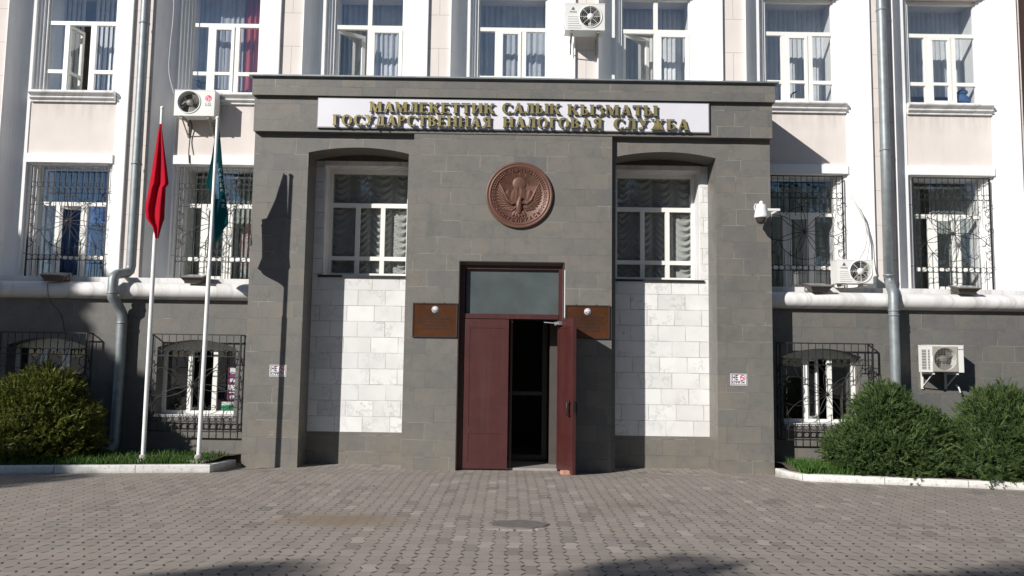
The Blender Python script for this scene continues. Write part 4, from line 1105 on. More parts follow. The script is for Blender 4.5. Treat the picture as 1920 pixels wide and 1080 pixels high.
    if bracket:
        for xb in (x0+W*.18, x1-W*.16):
            mb = MB()
            mb.box(xb-.015, xb+.015, yf+.02, ywall, z0-.034, z0-.004); mb.box(xb-.014, xb+.014, ywall-.03, ywall-.001, z0-.26, z0-.034)
            mb.bar((xb, yf+.05, z0-.03), (xb, ywall-.015, z0-.24), .011)
            mb.box(xb-.02, xb+.02, yf+.03, yf+.07, z0-.004, z0-.0005)
            spart(mb, 'bracket', M['acgrey'] if style != 'square' else M['acwhite'], r)
    else:
        mb = MB()
        for xb in (x0+W*.2, x1-W*.2): mb.box(xb-.03, xb+.03, yf+.02, yb-.02, z0-.035, z0-.0005)
        spart(mb, 'foot', M['acgrey'], r)
    return r
x0, z1 = at(328, 169.5, 12.47); x1, z0 = at(401, 217.5, 12.47)
ac_unit('worn white air conditioner with round red logo, bolted under the upper window above the flags', x0, x1, z0, z1, 12.47, 12.70, 12.80, .36, .55, .172, 'plain')
x0, z1 = at(1060, 7, 12.14); x1, z0 = at(1134, 57, 12.14)
ac_unit('white ribbed air conditioner with triangle mark, topmost, on the pink strip above the sign', x0, x1, z0, z1, 12.14, 12.40, 12.53, .64, .52, .165, 'ribbed')
x0, z1 = at(1569, 487.5, 12.06); x1, z0 = at(1637.5, 534, 12.06)
ac_unit('white ribbed air conditioner standing on the white ledge beside the right downpipe', x0, x1, 2.83, z1, 12.06, 12.30, 12.5, .66, .52, .158, 'ribbed', False)
x0, z1 = at(1742, 648, 11.88); x1, z0 = at(1808, 698.5, 11.88)
ac_unit('cream air conditioner with square fan guard on the lower grey stone wall', x0-.03, x1, z0, z1, 11.88, 12.14, YB, .48, .50, .17, 'square')
def hose(name, label, pts, r, mat, cat='cable', group=None, loops=None):
    mb = MB(); P = [Vector(p) for p in pts]; out = []
    for i in range(len(P)-1):
        p0, p1, p2, p3 = P[max(i-1, 0)], P[i], P[i+1], P[min(i+2, len(P)-1)]
        for q in range(6):
            t = q/6; out.append(.5*((2*p1)+(-p0+p2)*t+(2*p0-5*p1+4*p2-p3)*t*t+(-p0+3*p1-3*p2+p3)*t**3))
    out.append(P[-1]); mb.tube(out, r, 6)
    return tag(mb.build(name, M[mat]), label, cat, group)
P3 = lambda px, py, Y: (at(px, py, Y)[0], Y, at(px, py, Y)[1])
hose('cable', 'grey cable hanging down the shaded splay into the air conditioner with red logo', [P3(327, -30, 12.62), P3(325, 30, 12.62), P3(319, 90, 12.60), P3(317, 135, 12.6), P3(326, 175, 12.58)], .008, 'cable')
hose('cable', 'dark cable below the air conditioner with red logo running down to the lintel', [P3(352, 219, 12.7), P3(360, 235, 12.76), P3(356, 262, 12.775), P3(354, 285, 12.74), P3(355, 306, 12.74)], .009, 'iron')
hose('cable', 'thin cable curving round the left side of the topmost air conditioner', [P3(1061, 22, 12.25), P3(1055, 32, 12.25), P3(1057, 50, 12.25), P3(1063, 57, 12.3)], .007, 'cable')
hose('refrigerant_hose', 'pale insulated hose rising above the air conditioner on the ledge, thicker one', [P3(1597, 368, 12.52), P3(1606, 385, 12.50), P3(1617, 405, 12.50), P3(1624, 440, 12.45), P3(1621, 465, 12.38), P3(1610, 487, 12.25)], .017, 'hose', 'hose')
hose('refrigerant_hose', 'thin grey hose curving beside the thicker pale hose above the ledge', [P3(1612, 396, 12.50), P3(1622, 420, 12.48), P3(1630, 450, 12.44), P3(1628, 470, 12.38), P3(1626, 487, 12.28)], .010, 'cable', 'hose')
hose('drain_hose', 'short white drain hose hanging from the lower air conditioner', [P3(1792, 722, 12.2), P3(1797, 726, 12.18), P3(1801, 736, 12.17)], .013, 'hose', 'hose')
hose('cable', 'thin cable hanging from the leftmost floodlight down the stone wall', [P3(100, 522, 12.2), P3(90, 532, 12.07), P3(90, 548, 12.06), P3(96, 566, 12.1), P3(114, 590, 12.24), P3(121, 622, 12.245)], .004, 'iron')

# ---------------------------------------------------------------- downpipes
def downpipe(label, runs, collars):
    r = thing('downpipe', label, 'downpipe', (runs[0][0][0], 12.4, 0), 'metal downpipes')
    for pts in runs: spart(MB().tube(pts, .074, 18), 'pipe_section', M['galv'], r)
    for c, d in collars:
        c = Vector(c); d = Vector(d).normalized()
        spart(MB().tube([c-d*.014, c-d*.012, c+d*.012, c+d*.014], [.075, .082, .082, .075], 18), 'collar', M['galv'], r)
    return r
xl = -5.93
downpipe('left galvanised downpipe that elbows round the white moulding behind the flagpoles',
    [[(xl, 12.43, ZT-.1), (xl, 12.43, 6.9)], [(xl, 12.43, 6.9), (xl, 12.43, 4.6)], [(xl, 12.43, 4.6), (xl, 12.43, 2.98), (xl-.01, 12.42, 2.90), (xl-.02, 12.35, 2.86), (xl-.03, 12.06, 2.81), (xl-.035, 12.0, 2.77), (xl-.04, 11.985, 2.72), (xl-.04, 11.98, 2.50), (xl-.035, 11.985, 2.45), (xl+.01, 12.09, 2.33), (xl+.045, 12.14, 2.22), (xl+.05, 12.15, 2.10), (xl+.05, 12.15, 1.3)],
     [(xl+.05, 12.15, 1.3), (xl+.04, 12.15, .3), (xl+.04, 12.10, .2), (xl+.04, 11.98, .14)]],
    [((xl, 12.43, 6.9), (0, 0, 1)), ((xl, 12.43, 4.6), (0, 0, 1)), ((xl-.04, 11.982, 2.52), (0, 0, 1)), ((xl+.05, 12.15, 2.08), (0, 0, 1))])
xr = 5.915
downpipe('right galvanised downpipe passing in front of the white moulding beside the ledge air conditioner',
    [[(xr, 12.43, ZT-.1), (xr, 12.43, 7.3)], [(xr, 12.43, 7.3), (xr, 12.43, 5.0)], [(xr, 12.43, 5.0), (xr, 12.43, 2.96), (xr, 12.41, 2.90), (xr-.12, 12.12, 2.79), (xr-.14, 12.03, 2.73), (xr-.145, 12.0, 2.64), (xr-.145, 12.0, 2.35)],
     [(xr-.145, 12.0, 2.35), (xr-.145, 12.0, .25)]],
    [((xr, 12.43, 7.3), (0, 0, 1)), ((xr, 12.43, 5.0), (0, 0, 1)), ((xr, 12.43, 3.0), (0, 0, 1)), ((xr-.145, 12.0, 2.42), (0, 0, 1)), ((xr-.145, 12.0, 2.35), (0, 0, 1))])

# ---------------------------------------------------------------- floodlights on the ledge, dome camera
def floodlight(label, px, py, turn):
    x, z = at(px, py, 12.12); r = thing('floodlight', label, 'floodlight', (x, 12.15, 2.71), 'floodlights on the white ledge')
    r.rotation_euler = (0, 0, R(turn))
    T = Matrix.Translation((0, -.03, .085)) @ Matrix.Rotation(R(13), 4, 'X')
    mb = MB(); poly = [(-.15, -.12), (.15, -.12), (.15, .12), (-.15, .12)]
    b = MB(); b.add([(-.17, -.13, 0), (.17, -.13, 0), (.17, .13, 0), (-.17, .13, 0), (-.11, -.07, -.09), (.11, -.07, -.09), (.11, .09, -.09), (-.11, .09, -.09)], [(3, 2, 1, 0), (4, 5, 6, 7), (0, 1, 5, 4), (1, 2, 6, 5), (2, 3, 7, 6), (3, 0, 4, 7)])
    b.box(-.18, .18, -.14, .14, .001, .016); mb.join(b, T); mb.build('housing', M['lamp'], r)
    MB().join(MB().box(-.155, .155, -.115, .115, .0165, .019), T).build('lamp_glass', M['lampglass'], r)
    mb = MB(); mb.tube([(-.185, 0, .09), (-.185, .02, .0), (.185, .02, .0), (.185, 0, .09)], .012, 6); mb.build('mount', M['lamp'], r)
floodlight('leftmost floodlight, tilted on the ledge below the barred window with the open casement', 104, 517, 8)
floodlight('floodlight on the ledge behind the flagpole of the teal flag', 366, 520, -4)
floodlight('floodlight on the ledge just left of the ledge air conditioner', 1533, 534, 6)
floodlight('rightmost floodlight, on the ledge below the rightmost barred window', 1809, 546, 0)
cx, cz = at(1427, 402, 11.56)
dc = thing('security_camera', 'white dome security camera on an arm at the right edge of the stone entrance', 'camera', (cx, 11.8, cz))
cy = 11.56
spart(MB().rev([(.001, .145), (.062, .143), (.072, .125), (.082, .06), (.098, -.02), (.102, -.045), (.092, -.055), (.001, -.056)], (cx, cy, cz), 'z', 28), 'housing', M['camwhite'], dc)
spart(MB().rev([(.078, -.057), (.076, -.085), (.06, -.118), (.035, -.138), (.001, -.145)], (cx, cy, cz), 'z', 24), 'dome', M['smoked'], dc)
mb = MB().tube([(cx+.005, cy, cz+.14), (cx+.004, cy, cz+.185), (cx+.002, cy, cz+.20)], [.03, .028, .012], 12)
mb.tube([(cx-.03, cy, cz+.15), (cx-.085, cy-.01, cz+.15), (cx-.1, cy, cz+.11), (cx-.09, cy, cz+.06)], .007, 6)
spart(mb, 'cap', M['camwhite'], dc)
mb = MB().box(cx+.06, 3.93, cy-.016, cy+.016, cz+.055, cz+.088); mb.box(3.90, 3.93, cy+.0165, 11.86, cz+.054, cz+.087); mb.box(3.884, 3.899, 11.82, 11.92, cz-.0, cz+.14)
spart(mb, 'arm', M['camwhite'], dc)

# ---------------------------------------------------------------- flagpoles and hanging flags
def flagpole(label, px, pyb, pxt, pyt, Y, joint):
    xb, zb = at(px, pyb, Y); xt, zt = at(pxt, pyt, Y)
    r = thing('flagpole', label, 'flagpole', (xb, Y, zb), 'white flagpoles'); d = Vector((xt-xb, 0, zt-zb))
    MB().tube([(0, 0, -.1), d*joint], .029, 14).build('lower_tube', M['pole'], r)
    MB().tube([d*joint, d*joint+Vector((0, 0, .01)), d], [.029, .0225, .021], 14).build('upper_tube', M['pole'], r)
    MB().ell(d+Vector((0, 0, .01)), (.028, .028, .03), 12, 8).build('finial', M['pole'], r)
    MB().box(-.11, .11, -.11, .11, -.06, -.02).rev([(.06, -.02), (.045, .05), (.03, .055)], (0, 0, 0), 'z', 16).build('foot', M['kerb'], r)
    return Vector((xb, Y, zb)), d
YPOLE = 10.97
pb1, pd1 = flagpole('white flagpole with the red flag, nearest the bush', 268, 860, 304, 204, YPOLE, .63)
pb2, pd2 = flagpole('white flagpole with the teal flag, nearest the stone entrance', 372, 860, 408, 223, YPOLE, .55)
def flag(name, label, rows, depth, mat, folds, pole, seed, group, front=True):
    """rows: (py, px left, px right) at the pole's distance; the cloth hangs in folds running backwards from the pole"""
    rnd = random.Random(seed); nz, nx = 60, 72; mb = MB(); ph = [rnd.uniform(0, 6.28) for _ in range(4)]
    for j in range(nz+1):
        t = j/nz; f = t*(len(rows)-1); i = min(int(f), len(rows)-2); q = f-i; q2 = q
        py = rows[i][0]*(1-q)+rows[i+1][0]*q; a = rows[i][1]*(1-q2)+rows[i+1][1]*q2; b = rows[i][2]*(1-q2)+rows[i+1][2]*q2
        dpt = depth(t)
        for k in range(nx+1):
            u = k/nx
            s = .5-.5*math.cos(2*math.pi*folds*(u+.03*math.sin(3*t+ph[0]))+.6*t)
            yv = YPOLE+(-.055+dpt*max(0, u-.36)*1.55 if front else .034+dpt*u)+.010*math.sin(9*u+ph[3]+4*t)+(.034*min(1, t*2.5)*math.sin(2*math.pi*1.7*s+ph[0]+2.6*t)-.02 if front else 0); x, z = at(a+(b-a)*s, py, yv)
            mb.v.append((x, yv, z))
    for j in range(nz):
        for k in range(nx):
            a = j*(nx+1)+k; mb.f.append((a, a+1, a+nx+2, a+nx+1)); mb.m.append(0); mb.s.append(True)
    o = mb.build(name, M[mat], recalc=False)
    tag(o, label, 'flag', group); return o
red_rows = [(232, 299, 303), (262, 294, 306), (300, 288, 311), (345, 280, 316.5), (352, 279, 311), (390, 271.5, 309), (410, 274, 308.5), (425, 286, 303), (447, 291, 297)]
flag('flag', 'red flag hanging limp from the left flagpole', red_rows, lambda t: .05+.32*min(1, t/.55)*(1-.35*max(0, t-.75)), 'redflag', 1.5, pb1, 3, 'hanging flags')
gr_rows = [(228, 404, 409), (262, 402, 413.5), (300, 396, 416.5), (343, 386, 419.5), (352, 389, 421), (362, 400, 422), (400, 401, 427.5), (420, 401, 428.5), (428, 401, 421), (453, 402, 408)]
gf = flag('flag', 'teal flag with white lettering hanging limp from the right flagpole', gr_rows, lambda t: .05+.33*min(1, t/.55)*(1-.3*max(0, t-.8)), 'greenflag', 1.5, pb2, 8, 'hanging flags', False)
from mathutils.bvhtree import BVHTree
bvh = BVHTree.FromPolygons([v.co.copy() for v in gf.data.vertices], [tuple(p.vertices) for p in gf.data.polygons])
def on_flag(px, py):
    d = (fw+rt2*((px-960)/FPX)+up2*((540-py)/FPX)).normalized(); hit, nn, _, _ = bvh.ray_cast(Vector((0, 0, EYE)), d)
    if hit is None: return None
    return hit, (nn if nn.dot(d) < 0 else -nn)
mb = MB()
for k, ch in enumerate('САЛЫК КЫ'):
    h = on_flag(410+.8*k, 318+9.6*k)
    if h is None or ch == ' ': continue
    p, nn = h; upv = Vector((1, 0, -.15)); ex_ = upv-nn*upv.dot(nn); ex_.normalize(); side = ex_.cross(nn)
    # glyph up = ex_ (towards the fly), glyph right runs down the cloth
    Tm = Matrix((side, ex_, nn)).transposed().to_4x4(); Tm.translation = p+nn*.006
    mb.join(text_mb(ch, .062, .0005), Tm)
mb.build('lettering', M['lettering'], gf, recalc=False)
mb = MB(); g_ = {}
for j in range(15):
    for i in range(5):
        h = on_flag(403+1.6*i+.12*j*(i > 1), 306+4.8*j)
        if h: g_[i, j] = len(mb.v); mb.v.append(tuple(h[0]+h[1]*.004))
for (i, j), q in list(g_.items()):
    if all(kk in g_ for kk in ((i+1, j), (i, j+1), (i+1, j+1))):
        ids = (q, g_[i+1, j], g_[i+1, j+1], g_[i, j+1])
        if max((Vector(mb.v[a_])-Vector(mb.v[b_])).length for a_ in ids for b_ in ids) < .12: mb.f.append(ids); mb.m.append(0); mb.s.append(True)
mb.build('blue_emblem', simple('pale_blue_print', (.10, .19, .29), .7, .45, 30), gf, recalc=False)

# ---------------------------------------------------------------- kerbs, soil, grass
def sweep_kerb(label, path, h, w=.11, z0=-.05):
    mb = MB(); n = len(path); L = []; Rr = []
    for i in range(n):
        a, b = Vector(path[max(i-1, 0)]), Vector(path[min(i+1, n-1)]); d = (b-a).normalized(); nn = Vector((-d.y, d.x)); p = Vector(path[i])
        L.append(p); Rr.append(p+nn*w)
    vs = []
    for i in range(n):
        z = h[i] if isinstance(h, list) else h
        for p, zz in ((L[i], z0), (L[i], z-.012), (L[i]+(Rr[i]-L[i])*.1, z), (Rr[i], z), (Rr[i], z0)): vs.append((p.x, p.y, zz))
    f = [(i*5+k, i*5+k+1, i*5+k+6, i*5+k+5) for i in range(n-1) for k in range(4)]+[(0, 1, 2, 3, 4), tuple((n-1)*5+k for k in (4, 3, 2, 1, 0))]
    mb.add(vs, f); o = mb.build('kerb', M['kerb']); tag(o, kind='structure'); return o
KL = [(-12.5, 9.3), (-8.5, 10.02), (-6.45, 10.33), (-5.2, 10.53), (-4.3, 10.67), (-3.93, 10.73), (-3.905, 10.77), (-3.93, 11.2), (-3.94, 11.78)]
sweep_kerb('kerb', KL, [.168]*7+[.14, .11])
KR = [(3.80, 11.55), (3.79, 11.25), (3.87, 10.72), (4.05, 10.62), (4.75, 10.49), (5.7, 10.30), (7.2, 10.0), (12, 9.1)]
sweep_kerb('kerb', KR, [.12, .13, .15, .16, .16, .16, .16, .16])
def bed(pts):
    mb = MB(); n = len(pts); nv = []
    for x, y in pts:
        for q in range(5):
            t = q/4; nv.append((x, y+(12.27-y)*t, .135+.06*math.sin(math.pi*min(1, t*1.2))+random.uniform(-.008, .008)))
    mb.add(nv, [(i*5+q, (i+1)*5+q, (i+1)*5+q+1, i*5+q+1) for i in range(n-1) for q in range(4)], 0, True)
    o = mb.build('planting_bed', M['soil']); tag(o, kind='structure')
bed([(-12.5, 9.4), (-8.5, 10.1), (-6.45, 10.42), (-5.2, 10.62), (-4.6, 10.72), (-4.03, 10.80)])
bed([(3.88, 11.2), (3.96, 10.8), (4.75, 10.58), (5.7, 10.4), (7.2, 10.1), (12, 9.2)])
def grass(name, n, fx, ymin, ymax, hmin, hmax, dens=None):
    V_ = []
    for _ in range(n):
        x = fx(); y0 = ymin(x); y = y0+(ymax(x)-y0)*random.random()**1.3; h = random.uniform(hmin, hmax)
        if dens and random.random() > dens(x, y): continue
        a = random.uniform(0, 6.28); w = random.uniform(.005, .010); lx, ly = random.gauss(0, .35)*h, random.gauss(0, .35)*h; z = .14
        c, s = math.cos(a)*w, math.sin(a)*w
        V_ += [(x-c, y-s, z), (x+c, y+s, z), (x+c*.6+lx*.5, y+s*.6+ly*.5, z+h*.65), (x-c*.6+lx*.4, y-s*.6+ly*.4, z+h*.6)]
        V_ += [(x-c*.6+lx*.4, y-s*.6+ly*.4, z+h*.6), (x+c*.6+lx*.5, y+s*.6+ly*.5, z+h*.65), (x+lx*1.2, y+ly*1.2, z+h), (x+lx*1.2, y+ly*1.2, z+h)]
    o = np_mesh(name, np.array(V_), 4, M['grass']); return tag(o, kind='stuff')
kl = lambda x: 10.83+.16*min(0, x+3.93) if x < -3.9 else 10.83
grass('grass', 3600, lambda: random.uniform(-6.6, -4.05), lambda x: kl(x), lambda x: 11.75, .05, .14, lambda x, y: min(1, .25+(x+6.6)/1.4))
grass('grass', 2300, lambda: random.uniform(3.93, 5.0), lambda x: 10.83-.19*(x-3.95), lambda x: 11.6, .06, .18, lambda x, y: 1 if x < 4.6 else .6)

# ---------------------------------------------------------------- juniper bushes
def bush(label, blobs, n, mat, seed, spike=0):
    rg = np.random.default_rng(seed); bl = np.array(blobs, dtype=float); wts = bl[:, 3]*bl[:, 5]; wts /= wts.sum()
    k = rg.choice(len(bl), n, p=wts); d = rg.normal(size=(n, 3)); d[:, 2] += .25; d /= np.linalg.norm(d, axis=1)[:, None]
    rad = 1-.38*rg.random(n)**2.2; 
    lump = 1+.13*np.sin(d[:, 0]*8+k*2.1)*np.sin(d[:, 2]*7+k)+.08*np.sin(d[:, 1]*12+d[:, 2]*14)
    P = bl[k, :3]+d*bl[k, 3:6]*(rad*lump)[:, None]
    keep = P[:, 2] > .10
    for q in bl:
        e = ((P-q[:3])/q[3:6]); keep &= ~((e**2).sum(1) < .42)
    P, d, k = P[keep], d[keep], k[keep]; n = len(P)
    ax = d*.75+rg.normal(size=(n, 3))*.33; ax[:, 2] += .42; ax /= np.linalg.norm(ax, axis=1)[:, None]
    L = .075+.075*rg.random(n)
    nd = 13; out = []
    for j in range(nd):
        t = j/nd; b = P+ax*(L*t)[:, None]
        r = rg.normal(size=(n, 3)); r -= ax*(r*ax).sum(1)[:, None]; r /= np.linalg.norm(r, axis=1)[:, None]
        dirn = ax*.75+r*.75; ln = (.050*(1-.45*t)*(.8+.4*rg.random(n)))[:, None]
        side = np.cross(dirn, rg.normal(size=(n, 3))); side /= np.linalg.norm(side, axis=1)[:, None]; w = .0052
        out.append(np.stack([b-side*w, b+side*w, b+dirn*ln], 1))
    tipd = ax; side = np.cross(tipd, rg.normal(size=(n, 3))); side /= np.linalg.norm(side, axis=1)[:, None]
    out.append(np.stack([P-side*.011, P+side*.011, P+ax*(L*1.25)[:, None]], 1))
    tips = out.pop(); A = np.concatenate(out).reshape(-1, 3); B = np.concatenate([tips]+[np.stack([P+ax*(L*.7)[:, None]-side*.008, P+ax*(L*.7)[:, None]+side*.008, P+ax*(L*1.1)[:, None]+rg.normal(size=(n, 3))*.022], 1) for _ in range(3)]).reshape(-1, 3)
    c = Vector((float(bl[:, 0].mean()), float(bl[:, 1].mean()), .12)); r = thing('juniper_bush', label, 'bush', c, 'juniper bushes')
    np_mesh('foliage', A-np.array(c), 3, M[mat], r); np_mesh('shoot_tips', B-np.array(c), 3, M[mat+'tip'], r)
    core = MB(); trunk = MB()
    for q in blobs:
        nv, nu = 9, 14; vs = []
        for j in range(nv+1):
            t = math.pi*j/nv
            for u in range(nu):
                a = 2*math.pi*u/nu; s = .70+.07*math.sin(3*a+j)+.04*math.sin(7*a+2*j)
                vs.append((q[0]-c.x+q[3]*s*math.sin(t)*math.cos(a), q[1]-c.y+q[4]*s*math.sin(t)*math.sin(a), max(.02, q[2]-c.z+q[5]*s*math.cos(t))))
        core.add(vs, [(j*nu+u, j*nu+(u+1) % nu, (j+1)*nu+(u+1) % nu, (j+1)*nu+u) for j in range(nv) for u in range(nu)], 0, True)
        trunk.tube([(q[0]-c.x, q[1]-c.y, -.1), (q[0]-c.x, q[1]-c.y, max(.1, q[2]-c.z))], .03, 6)
    core.build('inner_foliage', M[mat], r); trunk.build('stem', M['bark'], r)
    return r
bush('round yellow green juniper bush left of the flagpoles, half in tree shade', [(-6.62, 11.25, .62, .80, .62, .60), (-6.45, 11.25, .95, .42, .42, .42), (-7.25, 11.2, .62, .50, .50, .50), (-6.15, 11.25, .50, .42, .42, .45), (-6.7, 11.2, .35, .95, .6, .35)], 9500, 'juniper2', 5)
bush('pointed dark green juniper bush hiding the foot of the right downpipe', [(5.10, 11.0, .84, .36, .38, .44), (5.12, 10.97, .48, .62, .5, .38), (4.72, 10.95, .42, .38, .40, .30), (5.62, 10.95, .62, .33, .36, .34), (5.3, 10.85, .28, .72, .40, .26)], 8500, 'juniper', 6)
bush('broad dark green juniper bush at the right edge of the paving', [(6.58, 10.78, .78, .48, .5, .50), (7.35, 10.7, .78, .60, .55, .50), (6.40, 10.68, .52, .50, .5, .42), (7.0, 10.5, .42, .85, .52, .42), (7.7, 10.6, .5, .6, .5, .5), (6.25, 10.58, .28, .42, .4, .26)], 11500, 'juniper', 9)

# ---------------------------------------------------------------- small things on the paving and in the windows
mb = MB(); n = 44; c = Vector((.105, 7.62)); top = []; 
for k in range(n):
    a = 2*math.pi*k/n; s = 1+.05*math.sin(5*a+1)+.04*math.sin(9*a)+random.uniform(-.02, .02)
    top.append((c.x+.285*s*math.cos(a), c.y+.19*s*math.sin(a)))
mb.add([(x, y, .068) for x, y in top]+[(c.x+(x-c.x)*.94, c.y+(y-c.y)*.92, .083) for x, y in top], [tuple(range(n, 2*n))]+[(i, (i+1) % n, (i+1) % n+n, i+n) for i in range(n)])
tag(mb.build('cement_patch', M['cement']), kind='structure')
mb = MB()
for x, y, w, d, rz in ((-.13, 7.40, .11, .05, .1), (.0, 7.385, .12, .045, -.1), (.16, 7.37, .14, .04, .05), (.30, 7.42, .07, .05, .4)):
    b = MB().box(-w/2, w/2, -d/2, d/2, -.01, .012); mb.join(b, Matrix.Translation((x, y, .07)) @ Matrix.Rotation(rz, 4, 'Z'))
tag(mb.build('broken_pavers', M['pale']), kind='structure')
bx, bz = at(1064, 884, 11.25)
mb = MB().box(-.065, .065, -.05, .05, 0, .058)
o = mb.build('brick', M['brick'], loc=(.80, 11.28, ground_z(11.28)-.002), bevel=.01); o.rotation_euler = (0, 0, R(12)); tag(o, 'broken pinkish brick wedged under the open red door leaf', 'brick')
# posters and box in the basement window left of the entrance
def poster(label, px0, px1, py0, py1, Y):
    x0, z1 = at(px0, py0, Y); x1, z0 = at(px1, py1, Y)
    r = thing('poster', label, 'poster', ((x0+x1)/2, Y, z0), 'posters in the basement window')
    spart(MB().box(x0, x1, Y, Y+.006, z0, z1), 'sheet', M['purple'], r); mb = MB(); H = z1-z0; W = x1-x0
    for u0, u1, v0, v1 in ((.1, .95, .80, .97), (.12, .45, .55, .66), (.5, .9, .60, .64), (.05, .9, .30, .46), (.15, .5, .06, .15), (.6, .92, .05, .16), (.1, .85, .22, .25)): mb.box(x0+W*u0, x0+W*u1, Y-.002, Y-.0005, z0+H*v0, z0+H*v1)
    spart(mb, 'print', M['paper'], r)
poster('purple and white notice poster behind the basement window nearest the entrance', 428, 463, 688, 751, 12.537)
x0, z1 = at(417, 757, 12.57); x1, z0 = at(462, 775, 12.57)
bxr = thing('carton', 'green and white carton on the basement window sill under the poster', 'box', ((x0+x1)/2, 12.6, .70))
spart(MB().box(x0, x1, 12.535, 12.66, .71, z1+.03), 'body', M['paper'], bxr); spart(MB().box(x0-.002, x1+.002, 12.5335, 12.662, z0+.01, z1-.02), 'green_band', M['greenprint'], bxr)
def pot_plant(label, x, y, z, h, n, seed):
    rr = random.Random(seed); r = thing('potted_plant', label, 'plant', (x, y, z), 'plants on window sills')
    MB().rev([(.001, 0), (.05, 0), (.07, .11), (.062, .11), (.055, .09), (.001, .09)], (0, 0, 0), 'z', 16).build('pot', M['terracotta'], r)
    mb = MB()
    for k in range(n):
        a = rr.uniform(0, 6.28); zz = .1+rr.random()*h; ro = .04+.09*rr.random(); d = Vector((math.cos(a), math.sin(a), .5)); s = Vector((-math.sin(a), math.cos(a), 0))*.03
        p = Vector((0, 0, zz)); mb.tube([(0, 0, .09), p], .004, 4, caps=False); q = p+d*ro
        mb.add([p, p+d*ro*.5+s, q, p+d*ro*.5-s], [(0, 1, 2, 3)])
    mb.build('leaves', M['leaf'], r, recalc=False)
pot_plant('leafy pot plant at the lower left of the upper window above the flags', V[2]-.44, 13.06, 5.92, .14, 26, 1)
pot_plant('small pot plant in the middle light of the upper window above the cornice end', V[6]-.10, 13.06, 5.90, .12, 14, 2)
mb = MB().ell((0, 0, .13), (.14, .1, .13), 16, 10); mb.ell((.02, 0, .28), (.09, .08, .05), 14, 8); mb.box(-.11, .11, -.105, -.09, .10, .125)
o = mb.build('blue_bundle', M['bluecloth'], loc=(V[7]+.38, 13.08, 5.90)); tag(o, 'lumpy blue cloth bundle on the sill of the rightmost upper window', 'bundle')

# ---------------------------------------------------------------- street trees behind the viewer (they shade the paving and show in the glass)
def tree_mesh(name, H, crown_r, n, seed, clumps=26):
    rg = np.random.default_rng(seed); r = random.Random(seed)
    cl = []
    for k in range(clumps):
        a = r.uniform(0, 6.28); q = r.random()**.6; zz = r.uniform(-.75, .9); rr = crown_r*math.sqrt(max(.05, 1-zz*zz*.8))*q
        cl.append((rr*math.cos(a), rr*math.sin(a), H-crown_r*1.25+zz*crown_r*1.2, crown_r*r.uniform(.25, .42)))
    k = rg.integers(0, clumps, n); C = np.array(cl); d = rg.normal(size=(n, 3)); d /= np.linalg.norm(d, axis=1)[:, None]
    P = C[k, :3]+d*(C[k, 3]*(.35+.75*rg.random(n)**.5))[:, None]
    a = rg.normal(size=(n, 3)); a /= np.linalg.norm(a, axis=1)[:, None]; b = np.cross(a, rg.normal(size=(n, 3))); b /= np.linalg.norm(b, axis=1)[:, None]
    s = .055+.05*rg.random(n)[:, None]; a *= s*1.5; b *= s*.8
    return np.stack([P-a, P+b, P+a, P-b], 1).reshape(-1, 3), cl
def tree(label, x, y, H, cr, n, seed, clumps=26):
    r = thing('street_tree', label, 'tree', (x, y, 0), 'street trees behind the viewer'); V4, cl = tree_mesh('crown', H, cr, n, seed, clumps)
    np_mesh('crown', V4, 4, M['leaf'], r)
    mb = MB(); zc = H-cr*1.9
    mb.tube([(0, 0, -.05), (.03, .02, zc*.5), (0, .05, zc), (.05, 0, H-cr*1.1)], [.22, .17, .13, .07], 10)
    for c in cl[::2]: mb.tube([(0, .03, zc*.9), (c[0]*.5, c[1]*.5, (zc+c[2])*.5+.1), (c[0], c[1], c[2])], [.07, .05, .015], 6)
    mb.build('trunk', M['bark'], r); return r
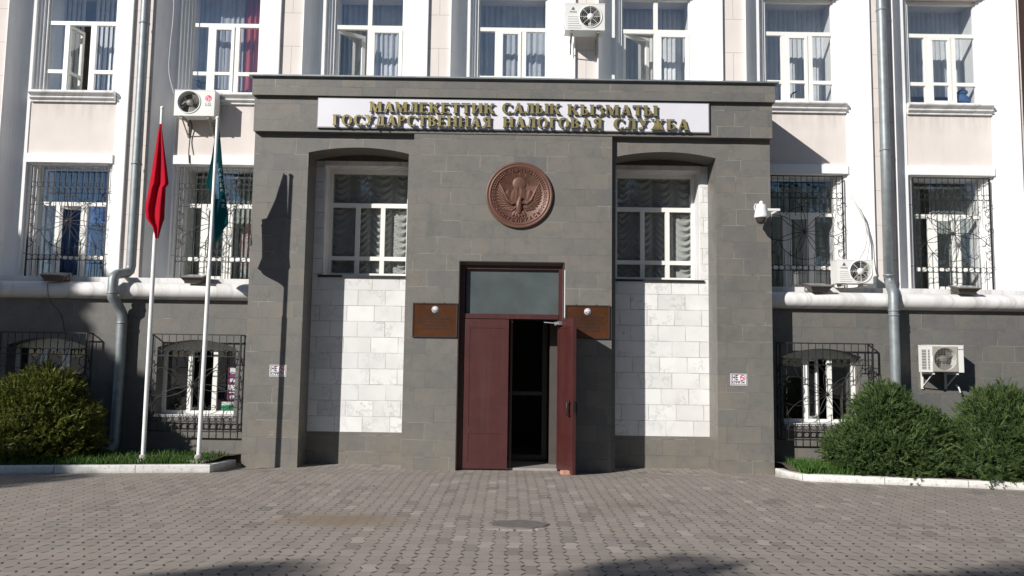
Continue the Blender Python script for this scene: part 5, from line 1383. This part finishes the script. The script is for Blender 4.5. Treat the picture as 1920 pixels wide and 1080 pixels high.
def copy_tree(o, loc, rz, label):
    c = o.copy(); COL.objects.link(c); c.location = loc; c.rotation_euler = (0, 0, rz); c['label'] = label
    for ch in list(o.children):
        d = ch.copy(); COL.objects.link(d); d.parent = c
    return c
ta = tree('leafy street tree shading the stone wall behind the yellow green bush', -16.75, 3.2, 10.1, 1.38, 11000, 21, 24)
copy_tree(ta, (-17.3, -.5, -1.9), 2.0, 'leafy street tree shading the left kerb and the foot of the yellow green bush')
tb = tree('leafy street tree whose crown shades the bottom right of the paving', -7.6, -6.9, 9.0, 1.6, 5200, 22, 18)
copy_tree(tb, (-13.8, -7.2, 0), 1.9, 'leafy street tree whose crown shades the bottom left of the paving')
copy_tree(tb, (-4.4, -6.2, 0), 4.1, 'leafy street tree whose crown shades the right edge of the paving')
copy_tree(tb, (-9.9, -6.55, 0), .5, 'leafy street tree whose crown shades the paving just right of the middle')
tc = tree('tall street tree mirrored in the niche window left of the emblem', -5.5, -15, 11.5, 3.4, 26000, 23, 34)
for k, (x, y, rz, w) in enumerate(((6.5, -15.5, 1.3, 'mirrored in the niche window right of the emblem'), (-17.5, -16, 2.2, 'mirrored in the barred window with deep blue curtain'), (13.5, -16.5, 4.4, 'mirrored in the rightmost barred window'), (.5, -18, 3.0, 'standing furthest back opposite the doors'), (20, -15, .6, 'at the far right end of the row'), (-11.5, -17.5, 5.2, 'mirrored in the barred window behind the teal flag'))):
    copy_tree(tc, (x, y, 0), rz, 'tall street tree '+w)

V_ = []
for _ in range(46):
    x, y = random.uniform(-6, 6), random.uniform(6.2, 11.2)**1.0; z = ground_z(y)+.006; a = random.uniform(0, 6.28); l, w = random.uniform(.014, .034), random.uniform(.007, .014)
    c, q = math.cos(a), math.sin(a); V_ += [(x-c*l, y-q*l, z), (x+q*w, y-c*w, z+.008), (x+c*l, y+q*l, z+.002), (x-q*w, y+c*w, z+.009)]
tag(np_mesh('fallen_leaves', np.array(V_), 4, simple('dry_leaf', (.30, .24, .15), .9, .4, 3)), kind='stuff')
